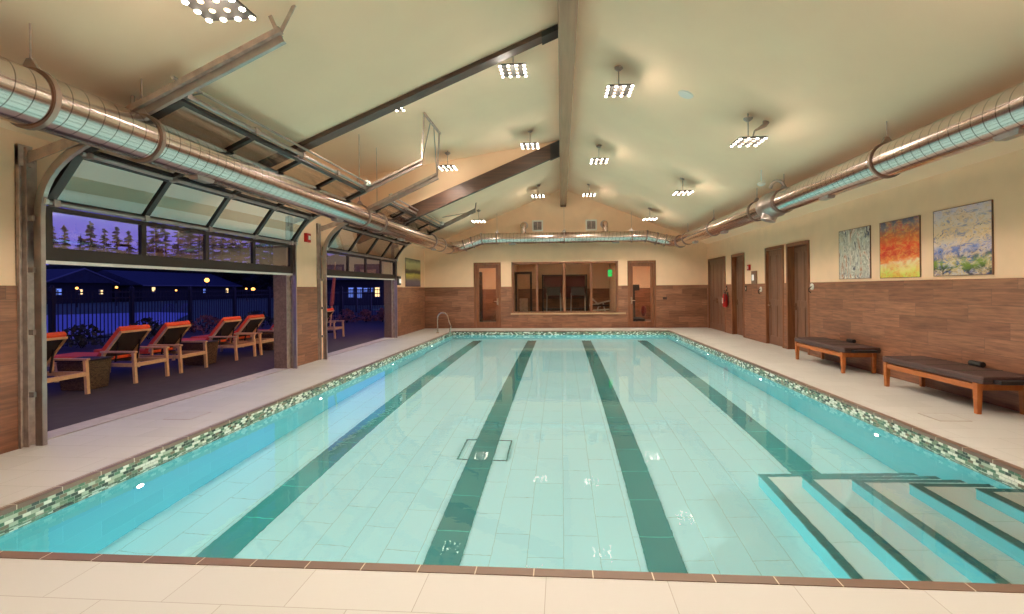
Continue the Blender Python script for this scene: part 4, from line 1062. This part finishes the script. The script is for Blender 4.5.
bear=[1.10,1.065,1.04,1.005,.985,.955,.93,.905,.875,.85,.83,.80,.775,.755,.73,.71,.69,.67,.65,.63,.61,.59,.57,.50,.47,.44,.415,.39,.365,.34]
for k,b_ in enumerate(bear):       # bearing of each tree seen from the hall, on an uneven line of woods
    D_=random.uniform(98,112); X_=-D_*b_
    tl.append((X_,D_+.0716*X_,random.uniform(14.5,17.5) if k<9 else random.uniform(16,19)))
names=['leftmost tall conifer on the skyline behind the gabled house']+['tall dark conifer on the dusk skyline, %s'%s for s in ('second from the left','third from the left','fourth from the left','fifth from the left','sixth from the left','seventh from the left','eighth from the left','ninth from the left','tenth from the left')]
for k,(x,y,h) in enumerate(tl):
    conifer(x,y,h,names[k] if k<10 else 'tall dark conifer on the dusk skyline behind the far houses and door glass')

q=MB(); n_=60
P0=[]
for k in range(n_+1):
    f=k/n_; P0.append((-108+f*62,78+f*92,6.9+1.4*random.random()+.6*math.sin(k*.7)))
for a,b in zip(P0[:-1],P0[1:]):
    q.hexa([(a[0]-2,a[1]-1,-.06),(a[0]+2,a[1]+1,-.06),(b[0]+2,b[1]+1,-.06),(b[0]-2,b[1]-1,-.06),(a[0]-.5,a[1]-.3,a[2]),(a[0]+.5,a[1]+.3,a[2]),(b[0]+.5,b[1]+.3,b[2]),(b[0]-.5,b[1]-.3,b[2])])
tag(q.build('distant_hedgerow',M['needle']),'dark band of low growth behind the far houses','hedge',kind='stuff')

# ------------------------------------------------------------------ gym lights
for x,y in ((-3.6,19.8),(.2,19.6),(3.7,19.8)):
    t=thing('gym_ceiling_light','flat square light panel in the ceiling of the room behind the back wall','ceiling light',(x,y,2.88),group='gym ceiling panels')
    q=MB(); q.box(x-.3,x+.3,y-.3,y+.3,2.87,2.9); q.build('light_frame',M['white'],t)
    q=MB(); q.box(x-.27,x+.27,y-.27,y+.27,2.862,2.87); q.build('diffuser',emis('gym_panel_%d'%int(x*10),(255,240,226),34. if abs(x)<1 else 80.),t)

# ------------------------------------------------------------------ sky
wd=bpy.data.worlds.new('dusk'); S.world=wd; wd.use_nodes=True; N=wd.node_tree.nodes; L=wd.node_tree.links
bg=N['Background']; tc=N.new('ShaderNodeTexCoord'); sp=N.new('ShaderNodeSeparateXYZ'); L.new(tc.outputs['Generated'],sp.inputs[0])
r=N.new('ShaderNodeValToRGB'); cr=r.color_ramp; cr.elements[0].position=0; cr.elements[0].color=lin((136,128,244)); cr.elements[1].position=1; cr.elements[1].color=lin((44,54,150))
e=cr.elements.new(.16); e.color=lin((112,108,236)); e=cr.elements.new(.4); e.color=lin((62,68,170))
L.new(sp.outputs[2],r.inputs['Fac']); L.new(r.outputs['Color'],bg.inputs[0]); bg.inputs[1].default_value=1.0

wat=[o for o in C.objects if o.name.startswith('pool_water')][0]
wat.cycles.is_caustics_caster=True
for p_ in wat.data.polygons: p_.use_smooth=True
def mark(o):
    if o.type=='MESH': o.cycles.is_caustics_receiver=True
    for ch in o.children: mark(ch)
mark(pool)
# ------------------------------------------------------------------ camera
F,PXc,PYc,YAW,ROLL,H=475.,527.285,288.375,.0714284,.00905134,1.48
cam=bpy.data.cameras.new('camera'); co_=bpy.data.objects.new('camera',cam); C.objects.link(co_); S.camera=co_
cam.sensor_fit='HORIZONTAL'; cam.sensor_width=36; cam.lens=F/1024*36; cam.clip_start=.05; cam.clip_end=600
cam.shift_x=-(PXc-512)/1024; cam.shift_y=(PYc-307)/1024
R=Matrix.Rotation(YAW,4,'Z') @ Matrix.Rotation(PI/2,4,'X') @ Matrix.Rotation(-ROLL,4,'Z')
co_.matrix_world=Matrix.Translation((0,0,H)) @ R

S.view_settings.view_transform='Standard'; S.view_settings.look='None'; S.view_settings.gamma=1; S.view_settings.use_curve_mapping=False
S.view_settings.exposure=.15
S.cycles.use_denoising=True
S.cycles.max_bounces=10; S.cycles.diffuse_bounces=5; S.cycles.glossy_bounces=5; S.cycles.transmission_bounces=8; S.cycles.transparent_max_bounces=12
S.cycles.sample_clamp_indirect=3; S.cycles.caustics_refractive=True; S.cycles.caustics_reflective=False; S.cycles.blur_glossy=.5
